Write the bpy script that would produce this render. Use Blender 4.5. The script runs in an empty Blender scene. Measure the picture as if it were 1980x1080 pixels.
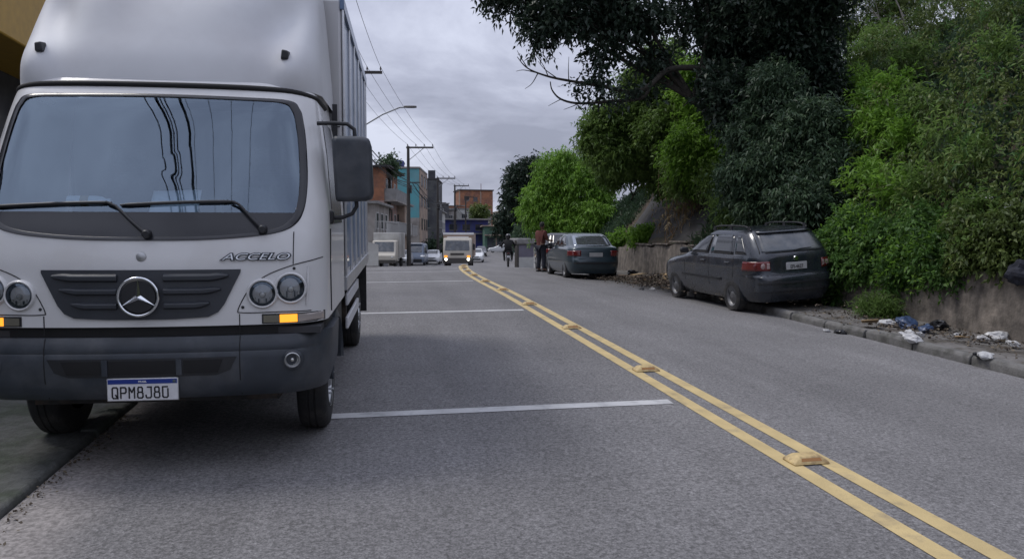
import bpy, bmesh, math, random
import numpy as np
from mathutils import Vector, Matrix

# ------------------------------------------------------------------ camera, sky, sun
scene = bpy.context.scene
C = scene.collection
FPX, CAMH = 1500.0, 1.60           # focal length in photo pixels (1980 wide), eye height
HORIZON, VPX = 470.0, 700.0        # image row of the horizon, column of the road's vanishing point
UP = math.atan((HORIZON - 540) / FPX)


def _ray(px, py):
    x, y, z = (px - 990) / FPX, 1.0, -(py - 540) / FPX
    c, s = math.cos(UP), math.sin(UP)
    return x, y * c - z * s, y * s + z * c


_r = _ray(VPX, 410)
YAW = math.atan2(-_r[0], _r[1])
SLOPE = _r[2] / math.hypot(_r[0], _r[1])


def ray(px, py):
    x, y, z = _ray(px, py)
    c, s = math.cos(YAW), math.sin(YAW)
    return Vector((x * c + y * s, -x * s + y * c, z))


def at(px, py, d):
    """point seen at a photo pixel, d metres along the view axis"""
    r = ray(px, py)
    return Vector((0, 0, CAMH)) + r * d


cam = bpy.data.cameras.new('camera')
cam.sensor_width = 36.0
cam.lens = 36.0 * FPX / 1980.0
cam.clip_end = 3000
cam.clip_start = 0.05
camo = bpy.data.objects.new('camera', cam)
C.objects.link(camo)
camo.location = (0, 0, CAMH)
camo.rotation_euler = (math.radians(90) + UP, 0, -YAW)
scene.camera = camo

SUN_EL, SUN_AZ = math.radians(58), math.radians(-60)   # azimuth from +Y (away from camera), negative = left
w = bpy.data.worlds.new('World')
scene.world = w
w.use_nodes = True
nt = w.node_tree
nt.nodes.clear()


def wn(kind, **kw):
    n = nt.nodes.new(kind)
    for k, v in kw.items():
        setattr(n, k, v)
    return n


sky = wn('ShaderNodeTexSky', sky_type='NISHITA', sun_disc=False, sun_elevation=SUN_EL, sun_rotation=SUN_AZ,
         dust_density=3.0)
tc = wn('ShaderNodeTexCoord')
sep = wn('ShaderNodeSeparateXYZ')
nt.links.new(tc.outputs['Generated'], sep.inputs[0])
# cloud deck: project the direction on a plane overhead
zz = wn('ShaderNodeMath', operation='MAXIMUM'); zz.inputs[1].default_value = 0.0
nt.links.new(sep.outputs[2], zz.inputs[0])
zp = wn('ShaderNodeMath', operation='ADD'); zp.inputs[1].default_value = 0.22
nt.links.new(zz.outputs[0], zp.inputs[0])
dx = wn('ShaderNodeMath', operation='DIVIDE'); dy = wn('ShaderNodeMath', operation='DIVIDE')
nt.links.new(sep.outputs[0], dx.inputs[0]); nt.links.new(zp.outputs[0], dx.inputs[1])
nt.links.new(sep.outputs[1], dy.inputs[0]); nt.links.new(zp.outputs[0], dy.inputs[1])
cmb = wn('ShaderNodeCombineXYZ')
nt.links.new(dx.outputs[0], cmb.inputs[0]); nt.links.new(dy.outputs[0], cmb.inputs[1])
cmb.inputs[2].default_value = 5.2
n1 = wn('ShaderNodeTexNoise'); n1.inputs['Scale'].default_value = 1.15
n1.inputs['Detail'].default_value = 7.0; n1.inputs['Roughness'].default_value = 0.57
n1.inputs['Distortion'].default_value = 0.35
nt.links.new(cmb.outputs[0], n1.inputs['Vector'])
ramp = wn('ShaderNodeValToRGB')
cr = ramp.color_ramp
cr.elements[0].position = 0.36; cr.elements[0].color = (3.1, 3.3, 4.25, 1)
cr.elements[1].position = 0.64; cr.elements[1].color = (6.6, 6.95, 8.3, 1)
e = cr.elements.new(0.48); e.color = (4.3, 4.55, 5.7, 1)
nt.links.new(n1.outputs['Fac'], ramp.inputs[0])
# overcast skies are brighter towards the zenith
el = wn('ShaderNodeMapRange', interpolation_type='LINEAR'); el.inputs['From Min'].default_value = 0.0; el.inputs['From Max'].default_value = 1.0
el.inputs['To Min'].default_value = 0.82; el.inputs['To Max'].default_value = 1.75
nt.links.new(sep.outputs[2], el.inputs['Value'])
mul = wn('ShaderNodeVectorMath', operation='SCALE')
nt.links.new(ramp.outputs['Color'], mul.inputs[0]); nt.links.new(el.outputs[0], mul.inputs['Scale'])
mix = wn('ShaderNodeMix', data_type='RGBA'); mix.inputs['Factor'].default_value = 0.93
nt.links.new(sky.outputs[0], mix.inputs['A']); nt.links.new(mul.outputs[0], mix.inputs['B'])
bg = wn('ShaderNodeBackground'); bg.inputs['Strength'].default_value = 0.1
nt.links.new(mix.outputs['Result'], bg.inputs['Color'])
wo = wn('ShaderNodeOutputWorld')
nt.links.new(bg.outputs[0], wo.inputs['Surface'])

sl = bpy.data.lights.new('sun', 'SUN')
sl.energy = 1.4
sl.angle = math.radians(20)
sl.color = (1.0, 0.96, 0.9)
so = bpy.data.objects.new('sun', sl)
C.objects.link(so)
sd = Vector((math.sin(SUN_AZ) * math.cos(SUN_EL), math.cos(SUN_AZ) * math.cos(SUN_EL), math.sin(SUN_EL)))
so.rotation_euler = sd.to_track_quat('Z', 'Y').to_euler()
so.location = (0, 0, 60)

scene.view_settings.view_transform = 'Standard'
scene.view_settings.look = 'None'
scene.view_settings.exposure = 0.22
scene.view_settings.gamma = 1.0
scene.view_settings.use_curve_mapping = False
scene.cycles.use_denoising = True
scene.cycles.max_bounces = 8
scene.cycles.transparent_max_bounces = 12

R = math.radians
rnd = random.Random(5)

# ------------------------------------------------------------------ materials
MATS = {}


def mat(name, col, rough=0.6, metal=0.0, var=0.0, vscale=8.0, bump=0.0, bscale=60.0, spec=0.5, col2=None, c2scale=3.0,
        c2lo=0.45, c2hi=0.6, emit=None, coat=0.0, coords='Object', stretch=None, rvar=0.0):
    """procedural principled material: base colour, blotches of a second colour, fine value variation, bump"""
    m = bpy.data.materials.new(name)
    m.use_nodes = True
    t = m.node_tree
    b = t.nodes['Principled BSDF']
    b.inputs['Roughness'].default_value = rough
    b.inputs['Metallic'].default_value = metal
    b.inputs['Specular IOR Level'].default_value = spec
    if coat:
        b.inputs['Coat Weight'].default_value = coat
        b.inputs['Coat Roughness'].default_value = 0.05
    if emit:
        b.inputs['Emission Color'].default_value = (*emit[:3], 1)
        b.inputs['Emission Strength'].default_value = emit[3]
    if coords == 'Position':
        src = t.nodes.new('ShaderNodeNewGeometry').outputs['Position']
    else:
        src = t.nodes.new('ShaderNodeTexCoord').outputs['Object']
    if stretch:
        mp = t.nodes.new('ShaderNodeMapping')
        mp.inputs['Scale'].default_value = stretch
        t.links.new(src, mp.inputs['Vector'])
        ssrc = mp.outputs[0]
    else:
        ssrc = src
    rgb = t.nodes.new('ShaderNodeRGB')
    rgb.outputs[0].default_value = (*col, 1)
    out = rgb.outputs[0]
    if col2:
        n = t.nodes.new('ShaderNodeTexNoise')
        n.inputs['Scale'].default_value = c2scale
        n.inputs['Detail'].default_value = 6
        n.inputs['Roughness'].default_value = 0.6
        t.links.new(ssrc, n.inputs['Vector'])
        mr = t.nodes.new('ShaderNodeMapRange')
        mr.inputs['From Min'].default_value = c2lo
        mr.inputs['From Max'].default_value = c2hi
        t.links.new(n.outputs['Fac'], mr.inputs['Value'])
        mx = t.nodes.new('ShaderNodeMix')
        mx.data_type = 'RGBA'
        t.links.new(mr.outputs[0], mx.inputs['Factor'])
        t.links.new(out, mx.inputs['A'])
        mx.inputs['B'].default_value = (*col2, 1)
        out = mx.outputs['Result']
    if var:
        n = t.nodes.new('ShaderNodeTexNoise')
        n.inputs['Scale'].default_value = vscale
        n.inputs['Detail'].default_value = 4
        t.links.new(src, n.inputs['Vector'])
        mr = t.nodes.new('ShaderNodeMapRange')
        mr.inputs['From Min'].default_value = 0.3
        mr.inputs['From Max'].default_value = 0.7
        mr.inputs['To Min'].default_value = 1 - var
        mr.inputs['To Max'].default_value = 1 + var
        t.links.new(n.outputs['Fac'], mr.inputs['Value'])
        sc = t.nodes.new('ShaderNodeVectorMath')
        sc.operation = 'SCALE'
        t.links.new(out, sc.inputs[0])
        t.links.new(mr.outputs[0], sc.inputs['Scale'])
        out = sc.outputs[0]
        if rvar:
            mr2 = t.nodes.new('ShaderNodeMapRange')
            mr2.inputs['From Min'].default_value = 0.3
            mr2.inputs['From Max'].default_value = 0.7
            mr2.inputs['To Min'].default_value = rough - rvar
            mr2.inputs['To Max'].default_value = rough + rvar
            t.links.new(n.outputs['Fac'], mr2.inputs['Value'])
            t.links.new(mr2.outputs[0], b.inputs['Roughness'])
    t.links.new(out, b.inputs['Base Color'])
    if bump:
        n = t.nodes.new('ShaderNodeTexNoise')
        n.inputs['Scale'].default_value = bscale
        n.inputs['Detail'].default_value = 5
        t.links.new(src, n.inputs['Vector'])
        bp = t.nodes.new('ShaderNodeBump')
        bp.inputs['Strength'].default_value = bump
        bp.inputs['Distance'].default_value = 0.02
        t.links.new(n.outputs['Fac'], bp.inputs['Height'])
        t.links.new(bp.outputs[0], b.inputs['Normal'])
    MATS[name] = m
    return m


def glass(name, tint, refl=0.12, rough=0.02, clear=0.8):
    """thin vehicle or window glass: tinted see-through plus mirror-like reflection"""
    m = bpy.data.materials.new(name)
    m.use_nodes = True
    t = m.node_tree
    t.nodes.clear()
    o = t.nodes.new('ShaderNodeOutputMaterial')
    tr = t.nodes.new('ShaderNodeBsdfTransparent'); tr.inputs[0].default_value = (*[c * clear for c in tint], 1)
    gl = t.nodes.new('ShaderNodeBsdfGlossy'); gl.inputs['Roughness'].default_value = rough
    gl.inputs['Color'].default_value = (0.66, 0.82, 1.0, 1)
    fr = t.nodes.new('ShaderNodeFresnel'); fr.inputs['IOR'].default_value = 1.5
    ad = t.nodes.new('ShaderNodeMath'); ad.operation = 'MULTIPLY_ADD'
    ad.inputs[1].default_value = 1.2; ad.inputs[2].default_value = refl
    t.links.new(fr.outputs[0], ad.inputs[0])
    mx = t.nodes.new('ShaderNodeMixShader')
    t.links.new(ad.outputs[0], mx.inputs[0]); t.links.new(tr.outputs[0], mx.inputs[1]); t.links.new(gl.outputs[0], mx.inputs[2])
    t.links.new(mx.outputs[0], o.inputs[0])
    MATS[name] = m
    return m


def leafmat(name, dark, mid, light, trans=0.3, rough=0.5):
    m = bpy.data.materials.new(name)
    m.use_nodes = True
    t = m.node_tree
    b = t.nodes['Principled BSDF']
    b.inputs['Roughness'].default_value = rough
    b.inputs['Specular IOR Level'].default_value = 0.35
    a = t.nodes.new('ShaderNodeAttribute'); a.attribute_name = 'leaf_tone'
    r = t.nodes.new('ShaderNodeValToRGB')
    r.color_ramp.elements[0].position = 0.1; r.color_ramp.elements[0].color = (*dark, 1)
    r.color_ramp.elements[1].position = 0.95; r.color_ramp.elements[1].color = (*light, 1)
    e = r.color_ramp.elements.new(0.55); e.color = (*mid, 1)
    t.links.new(a.outputs['Fac'], r.inputs[0])
    t.links.new(r.outputs[0], b.inputs['Base Color'])
    tl = t.nodes.new('ShaderNodeBsdfTranslucent')
    t.links.new(r.outputs[0], tl.inputs[0])
    mx = t.nodes.new('ShaderNodeMixShader'); mx.inputs[0].default_value = trans
    t.links.new(b.outputs[0], mx.inputs[1]); t.links.new(tl.outputs[0], mx.inputs[2])
    t.links.new(mx.outputs[0], t.nodes['Material Output'].inputs[0])
    MATS[name] = m
    return m


def asphalt():
    m = bpy.data.materials.new('asphalt')
    m.use_nodes = True
    t = m.node_tree
    b = t.nodes['Principled BSDF']
    b.inputs['Roughness'].default_value = 0.82
    b.inputs['Specular IOR Level'].default_value = 0.35
    pos = t.nodes.new('ShaderNodeNewGeometry').outputs['Position']

    def noise(scale, detail, src=pos, rough=0.6):
        n = t.nodes.new('ShaderNodeTexNoise')
        n.inputs['Scale'].default_value = scale; n.inputs['Detail'].default_value = detail
        n.inputs['Roughness'].default_value = rough
        t.links.new(src, n.inputs['Vector'])
        return n.outputs['Fac']

    def rng(src, a, bb, lo, hi):
        r = t.nodes.new('ShaderNodeMapRange')
        r.inputs['From Min'].default_value = a; r.inputs['From Max'].default_value = bb
        r.inputs['To Min'].default_value = lo; r.inputs['To Max'].default_value = hi
        t.links.new(src, r.inputs['Value'])
        return r.outputs[0]

    def mulm(a, bb):
        x = t.nodes.new('ShaderNodeMath'); x.operation = 'MULTIPLY'
        t.links.new(a, x.inputs[0]); t.links.new(bb, x.inputs[1])
        return x.outputs[0]
    st = t.nodes.new('ShaderNodeMapping'); st.inputs['Scale'].default_value = (1.6, 0.12, 1.0)
    t.links.new(pos, st.inputs['Vector'])
    grain = rng(noise(95.0, 3.0, rough=0.75), 0.32, 0.68, 0.52, 1.5)
    stone = rng(noise(38.0, 2.0), 0.35, 0.65, 0.70, 1.32)
    blot = rng(noise(0.55, 5.0), 0.3, 0.7, 0.86, 1.14)
    track = rng(noise(1.1, 4.0, st.outputs[0]), 0.3, 0.7, 0.88, 1.12)
    v = mulm(mulm(grain, stone), mulm(blot, track))
    vor = t.nodes.new('ShaderNodeTexVoronoi'); vor.inputs['Scale'].default_value = 120.0
    t.links.new(pos, vor.inputs['Vector'])
    fleck = rng(vor.outputs['Distance'], 0.0, 0.12, 1.9, 1.0)
    v = mulm(v, fleck)
    sc = t.nodes.new('ShaderNodeVectorMath'); sc.operation = 'SCALE'
    sc.inputs[0].default_value = (0.152, 0.148, 0.149)
    t.links.new(v, sc.inputs['Scale'])
    # dusty light gutter band with its own ragged edge on the left side of the street
    sx = t.nodes.new('ShaderNodeSeparateXYZ'); t.links.new(pos, sx.inputs[0])
    wob = t.nodes.new('ShaderNodeMath'); wob.operation = 'MULTIPLY_ADD'
    wob.inputs[1].default_value = -0.7; t.links.new(noise(1.7, 5.0), wob.inputs[0]); t.links.new(sx.outputs[0], wob.inputs[2])
    g = rng(wob.outputs[0], -2.0, -1.66, 0.7, 0.0)
    mx = t.nodes.new('ShaderNodeMix'); mx.data_type = 'RGBA'
    t.links.new(g, mx.inputs['Factor']); t.links.new(sc.outputs[0], mx.inputs['A'])
    sc2 = t.nodes.new('ShaderNodeVectorMath'); sc2.operation = 'SCALE'
    sc2.inputs[0].default_value = (0.285, 0.262, 0.25)
    t.links.new(mulm(stone, blot), sc2.inputs['Scale'])
    t.links.new(sc2.outputs[0], mx.inputs['B'])
    t.links.new(mx.outputs['Result'], b.inputs['Base Color'])
    bp = t.nodes.new('ShaderNodeBump'); bp.inputs['Strength'].default_value = 0.5; bp.inputs['Distance'].default_value = 0.006
    t.links.new(noise(110.0, 3.0), bp.inputs['Height'])
    t.links.new(bp.outputs[0], b.inputs['Normal'])
    MATS['asphalt'] = m


asphalt()
mat('line_white', (0.5, 0.5, 0.5), 0.7, var=0.15, vscale=3, col2=(0.24, 0.24, 0.25), c2scale=5, c2lo=0.54, c2hi=0.8, coords='Position', bump=0.3, bscale=110)
mat('line_yellow', (0.52, 0.40, 0.19), 0.7, var=0.12, vscale=4, col2=(0.25, 0.2, 0.13), c2scale=5, c2lo=0.54, c2hi=0.82, coords='Position', bump=0.3, bscale=110)
mat('stud_yellow', (0.52, 0.39, 0.18), 0.55, var=0.2, vscale=20, col2=(0.3, 0.21, 0.1), c2scale=12)
mat('stud_lens', (0.32, 0.15, 0.04), 0.25)
mat('concrete', (0.24, 0.235, 0.225), 0.9, var=0.2, vscale=6, bump=0.5, bscale=40, col2=(0.11, 0.105, 0.1), c2scale=1.4, coords='Position')
mat('kerb_concrete', (0.15, 0.146, 0.14), 0.9, var=0.22, vscale=9, bump=0.6, bscale=50, col2=(0.09, 0.088, 0.08), c2scale=3.5, coords='Position')
mat('pavement_dirt', (0.15, 0.142, 0.135), 0.95, var=0.25, vscale=14, bump=0.7, bscale=30, col2=(0.075, 0.066, 0.055), c2scale=2.2, coords='Position')
mat('pavement_left', (0.085, 0.088, 0.084), 0.9, var=0.25, vscale=16, bump=0.5, bscale=45, col2=(0.045, 0.055, 0.04), c2scale=2.5, coords='Position')
mat('wall_stained', (0.20, 0.172, 0.145), 0.95, var=0.38, vscale=6, bump=0.6, bscale=22, col2=(0.05, 0.045, 0.042), c2scale=2.0, c2lo=0.36, c2hi=0.72, coords='Position', stretch=(2.0, 2.0, 0.55))
mat('earth', (0.075, 0.056, 0.042), 1.0, var=0.3, vscale=5, bump=0.8, bscale=12, col2=(0.035, 0.04, 0.02), c2scale=1.2, coords='Position')
mat('rock_slope', (0.05, 0.049, 0.05), 0.95, var=0.3, vscale=3, bump=0.7, bscale=9, col2=(0.045, 0.043, 0.04), c2scale=0.9, coords='Position')
mat('ground_far', (0.11, 0.10, 0.09), 1.0, var=0.25, vscale=0.3, col2=(0.05, 0.07, 0.03), c2scale=0.05, coords='Position')
mat('hill_green', (0.05, 0.075, 0.03), 1.0, var=0.3, vscale=0.4, col2=(0.10, 0.08, 0.06), c2scale=0.06, coords='Position')
# vehicles
mat('truck_white', (0.60, 0.60, 0.60), 0.35, var=0.04, vscale=2.5, coat=0.3, col2=(0.54, 0.53, 0.52), c2scale=1.6, c2lo=0.5, c2hi=0.75)
mat('fairing_white', (0.60, 0.61, 0.63), 0.6, var=0.05, vscale=2.0, spec=0.3, col2=(0.53, 0.53, 0.55), c2scale=1.2, c2lo=0.5, c2hi=0.75)
mat('box_white', (0.52, 0.52, 0.53), 0.5, var=0.06, vscale=2, col2=(0.5, 0.5, 0.5), c2scale=1.0)
mat('box_blue', (0.10, 0.16, 0.27), 0.35, var=0.1, vscale=2, coat=0.3)
mat('alu', (0.6, 0.61, 0.63), 0.35, 0.7, var=0.1)
mat('bumper_grey', (0.03, 0.037, 0.048), 0.42, var=0.15, vscale=10, bump=0.05, bscale=300, col2=(0.065, 0.07, 0.078), c2scale=2.0)
mat('grille_grey', (0.03, 0.034, 0.042), 0.45, var=0.1, vscale=10)
mat('black_plastic', (0.016, 0.017, 0.02), 0.5, var=0.15, vscale=12)
mat('black_gap', (0.006, 0.006, 0.007), 0.7)
mat('rubber', (0.018, 0.018, 0.019), 0.85, var=0.25, vscale=14, bump=0.3, bscale=40, col2=(0.035, 0.032, 0.03), c2scale=5)
mat('frit', (0.022, 0.023, 0.028), 0.22, var=0.15, vscale=4)
mat('chrome', (0.75, 0.77, 0.8), 0.12, 1.0)
mat('steel', (0.45, 0.46, 0.47), 0.4, 0.8, var=0.15)
mat('rim_dark', (0.16, 0.16, 0.165), 0.45, 0.6, var=0.2)
mat('lamp_reflector', (0.62, 0.62, 0.6), 0.18, 0.85)
mat('lamp_smoked', (0.2, 0.19, 0.15), 0.15, 0.5)
mat('signal_amber', (0.7, 0.24, 0.02), 0.25, emit=(1.0, 0.36, 0.03, 1.2))
mat('signal_clear', (0.42, 0.38, 0.36), 0.15, 0.3)
mat('plate_white', (0.62, 0.62, 0.64), 0.45, var=0.08, vscale=30)
mat('plate_blue', (0.012, 0.035, 0.22), 0.4)
mat('ink', (0.012, 0.012, 0.014), 0.6)
mat('interior', (0.035, 0.036, 0.04), 0.8, var=0.1)
mat('interior_light', (0.10, 0.10, 0.105), 0.85)
mat('seat_cloth', (0.05, 0.055, 0.065), 0.95, var=0.2, vscale=40)
mat('paper', (0.82, 0.84, 0.86), 0.8, var=0.05)
mat('chassis', (0.02, 0.02, 0.02), 0.8, var=0.3, col2=(0.06, 0.045, 0.035), c2scale=5)
mat('rust', (0.12, 0.055, 0.03), 0.9, var=0.4, vscale=12, col2=(0.04, 0.03, 0.025), c2scale=7)
mat('car_grey', (0.026, 0.032, 0.043), 0.26, 0.35, var=0.12, vscale=5, coat=0.7, col2=(0.04, 0.042, 0.048), c2scale=2.2, rvar=0.08)
mat('car_petrol', (0.03, 0.05, 0.062), 0.28, 0.3, var=0.1, vscale=4, coat=0.6)
mat('car_black', (0.012, 0.012, 0.014), 0.25, 0.2, var=0.1, coat=0.7)
mat('car_white', (0.66, 0.67, 0.68), 0.35, var=0.05, coat=0.4)
mat('car_silver', (0.4, 0.41, 0.43), 0.35, 0.5, var=0.05, coat=0.4)
mat('car_blue', (0.03, 0.07, 0.18), 0.3, 0.2, var=0.06, coat=0.5)
mat('van_blue', (0.12, 0.15, 0.2), 0.35, 0.2, var=0.06, coat=0.4)
mat('car_red', (0.16, 0.05, 0.045), 0.4, 0.1, var=0.1)
mat('truck_beige', (0.46, 0.43, 0.37), 0.5, var=0.08, vscale=3)
mat('tail_red', (0.13, 0.012, 0.012), 0.15, coat=0.5)
mat('tail_clear', (0.34, 0.24, 0.23), 0.15, coat=0.5)
mat('headlamp_on', (0.9, 0.9, 0.85), 0.2, emit=(1.0, 0.95, 0.8, 5.0))
mat('glass_mirror', (0.3, 0.33, 0.37), 0.12, 0.8, var=0.1)
mat('lamp_bulb', (0.7, 0.7, 0.68), 0.2, 0.6)
mat('plate_grey', (0.4, 0.4, 0.4), 0.5, var=0.1)
glass('windscreen_glass', (0.62, 0.75, 0.85), refl=0.135, clear=0.95)
glass('car_glass', (0.25, 0.28, 0.3), refl=0.10)
glass('pale_glass', (0.5, 0.53, 0.55), refl=0.35)
glass('lamp_glass', (0.95, 0.95, 0.95), refl=0.05)
# buildings
mat('brick_orange', (0.30, 0.135, 0.075), 0.95, var=0.2, vscale=2.5, col2=(0.2, 0.1, 0.07), c2scale=0.6)
mat('teal_wall', (0.10, 0.33, 0.37), 0.9, var=0.1, vscale=0.8, col2=(0.14, 0.30, 0.33), c2scale=0.35)
mat('plaster_grey', (0.30, 0.28, 0.26), 0.95, var=0.2, vscale=0.9, col2=(0.2, 0.18, 0.17), c2scale=0.5)
mat('plaster_beige', (0.36, 0.27, 0.21), 0.95, var=0.2, vscale=0.9, col2=(0.26, 0.2, 0.17), c2scale=0.5)
mat('plaster_white', (0.5, 0.5, 0.48), 0.9, var=0.15, vscale=0.9, col2=(0.34, 0.33, 0.31), c2scale=0.4)
mat('plaster_dark', (0.055, 0.055, 0.062), 0.95, var=0.2, vscale=0.9, col2=(0.1, 0.1, 0.1), c2scale=0.5)
mat('plaster_pink', (0.34, 0.22, 0.19), 0.95, var=0.2, vscale=0.9, col2=(0.24, 0.18, 0.16), c2scale=0.5)
mat('wall_blue', (0.045, 0.055, 0.22), 0.8, var=0.15, vscale=0.8, col2=(0.06, 0.07, 0.14), c2scale=0.5)
mat('wall_green', (0.06, 0.12, 0.09), 0.8, var=0.15, vscale=0.8)
mat('wall_purple', (0.16, 0.15, 0.19), 0.9, var=0.15, vscale=0.8)
mat('roof_cement', (0.22, 0.215, 0.21), 0.95, var=0.2, vscale=2)
mat('roof_dark', (0.045, 0.042, 0.045), 0.9, var=0.2)
mat('pane', (0.03, 0.035, 0.045), 0.12, 0.0, spec=0.8)
mat('frame_white', (0.45, 0.45, 0.44), 0.7)
mat('frame_dark', (0.06, 0.055, 0.05), 0.7)
mat('shutter', (0.19, 0.19, 0.2), 0.6, 0.3, var=0.1)
mat('shutter_dark', (0.022, 0.02, 0.024), 0.6, 0.2, var=0.15)
mat('door_rust', (0.16, 0.06, 0.05), 0.8)
mat('sign_red', (0.28, 0.02, 0.03), 0.5, var=0.1)
mat('sign_yellow', (0.42, 0.25, 0.03), 0.5, var=0.1)
mat('pole_concrete', (0.11, 0.11, 0.115), 0.9, var=0.15, vscale=3)
mat('pole_wood', (0.05, 0.045, 0.042), 0.9, var=0.2)
mat('insulator', (0.06, 0.045, 0.04), 0.35)
mat('galvanised', (0.28, 0.29, 0.3), 0.5, 0.5, var=0.1)
mat('cable', (0.012, 0.012, 0.013), 0.7)
# vegetation
mat('bark', (0.032, 0.028, 0.022), 0.95, var=0.35, vscale=9, bump=0.7, bscale=18)
mat('bark_pale', (0.17, 0.13, 0.10), 0.95, var=0.35, vscale=9, bump=0.7, bscale=18)
mat('dry_stem', (0.20, 0.135, 0.08), 0.95, var=0.35, vscale=9)
leafmat('leaf_dark', (0.016, 0.028, 0.020), (0.03, 0.05, 0.034), (0.055, 0.085, 0.05), 0.25, 0.4)
leafmat('leaf_deep', (0.03, 0.055, 0.032), (0.055, 0.095, 0.052), (0.10, 0.155, 0.075), 0.3)
leafmat('leaf_mid', (0.04, 0.085, 0.022), (0.08, 0.17, 0.04), (0.16, 0.28, 0.06), 0.45)
leafmat('leaf_lime', (0.085, 0.17, 0.022), (0.16, 0.31, 0.04), (0.25, 0.42, 0.07), 0.5)
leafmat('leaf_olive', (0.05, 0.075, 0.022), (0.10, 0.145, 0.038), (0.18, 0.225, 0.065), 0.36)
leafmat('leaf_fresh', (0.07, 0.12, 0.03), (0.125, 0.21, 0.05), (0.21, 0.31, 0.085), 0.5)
leafmat('leaf_dry', (0.10, 0.07, 0.03), (0.17, 0.125, 0.06), (0.26, 0.2, 0.1), 0.25)
leafmat('leaf_litter', (0.04, 0.03, 0.022), (0.085, 0.065, 0.048), (0.17, 0.14, 0.1), 0.05, 0.8)
# litter and clothes
mat('bag_white', (0.46, 0.46, 0.46), 0.4, var=0.1, vscale=12)
mat('bag_blue', (0.04, 0.065, 0.13), 0.35, var=0.15, vscale=12)
mat('bag_black', (0.014, 0.014, 0.016), 0.3, var=0.2, vscale=12)
mat('cardboard', (0.34, 0.24, 0.13), 0.9, var=0.2, vscale=8)
mat('plank', (0.19, 0.14, 0.10), 0.9, var=0.3, vscale=8)
mat('cloth_maroon', (0.11, 0.035, 0.028), 0.95, var=0.15, vscale=20)
mat('cloth_navy', (0.022, 0.024, 0.034), 0.95, var=0.2, vscale=20)
mat('cloth_black', (0.014, 0.014, 0.016), 0.9, var=0.2, vscale=20)
mat('skin', (0.22, 0.125, 0.085), 0.6, var=0.08)
mat('hair', (0.012, 0.01, 0.009), 0.7)
mat('helmet', (0.012, 0.012, 0.014), 0.2, coat=0.6)

# ------------------------------------------------------------------ object helpers


def tag(o, label=None, cat=None, group=None, kind=None):
    if label: o['label'] = label
    if cat: o['category'] = cat
    if group: o['group'] = group
    if kind: o['kind'] = kind
    return o


def empty(name, loc, rot=(0, 0, 0), label=None, cat=None, group=None):
    o = bpy.data.objects.new(name, None)
    o.empty_display_size = 0.2
    C.objects.link(o)
    o.location = loc
    o.rotation_euler = rot
    return tag(o, label, cat, group)


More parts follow.
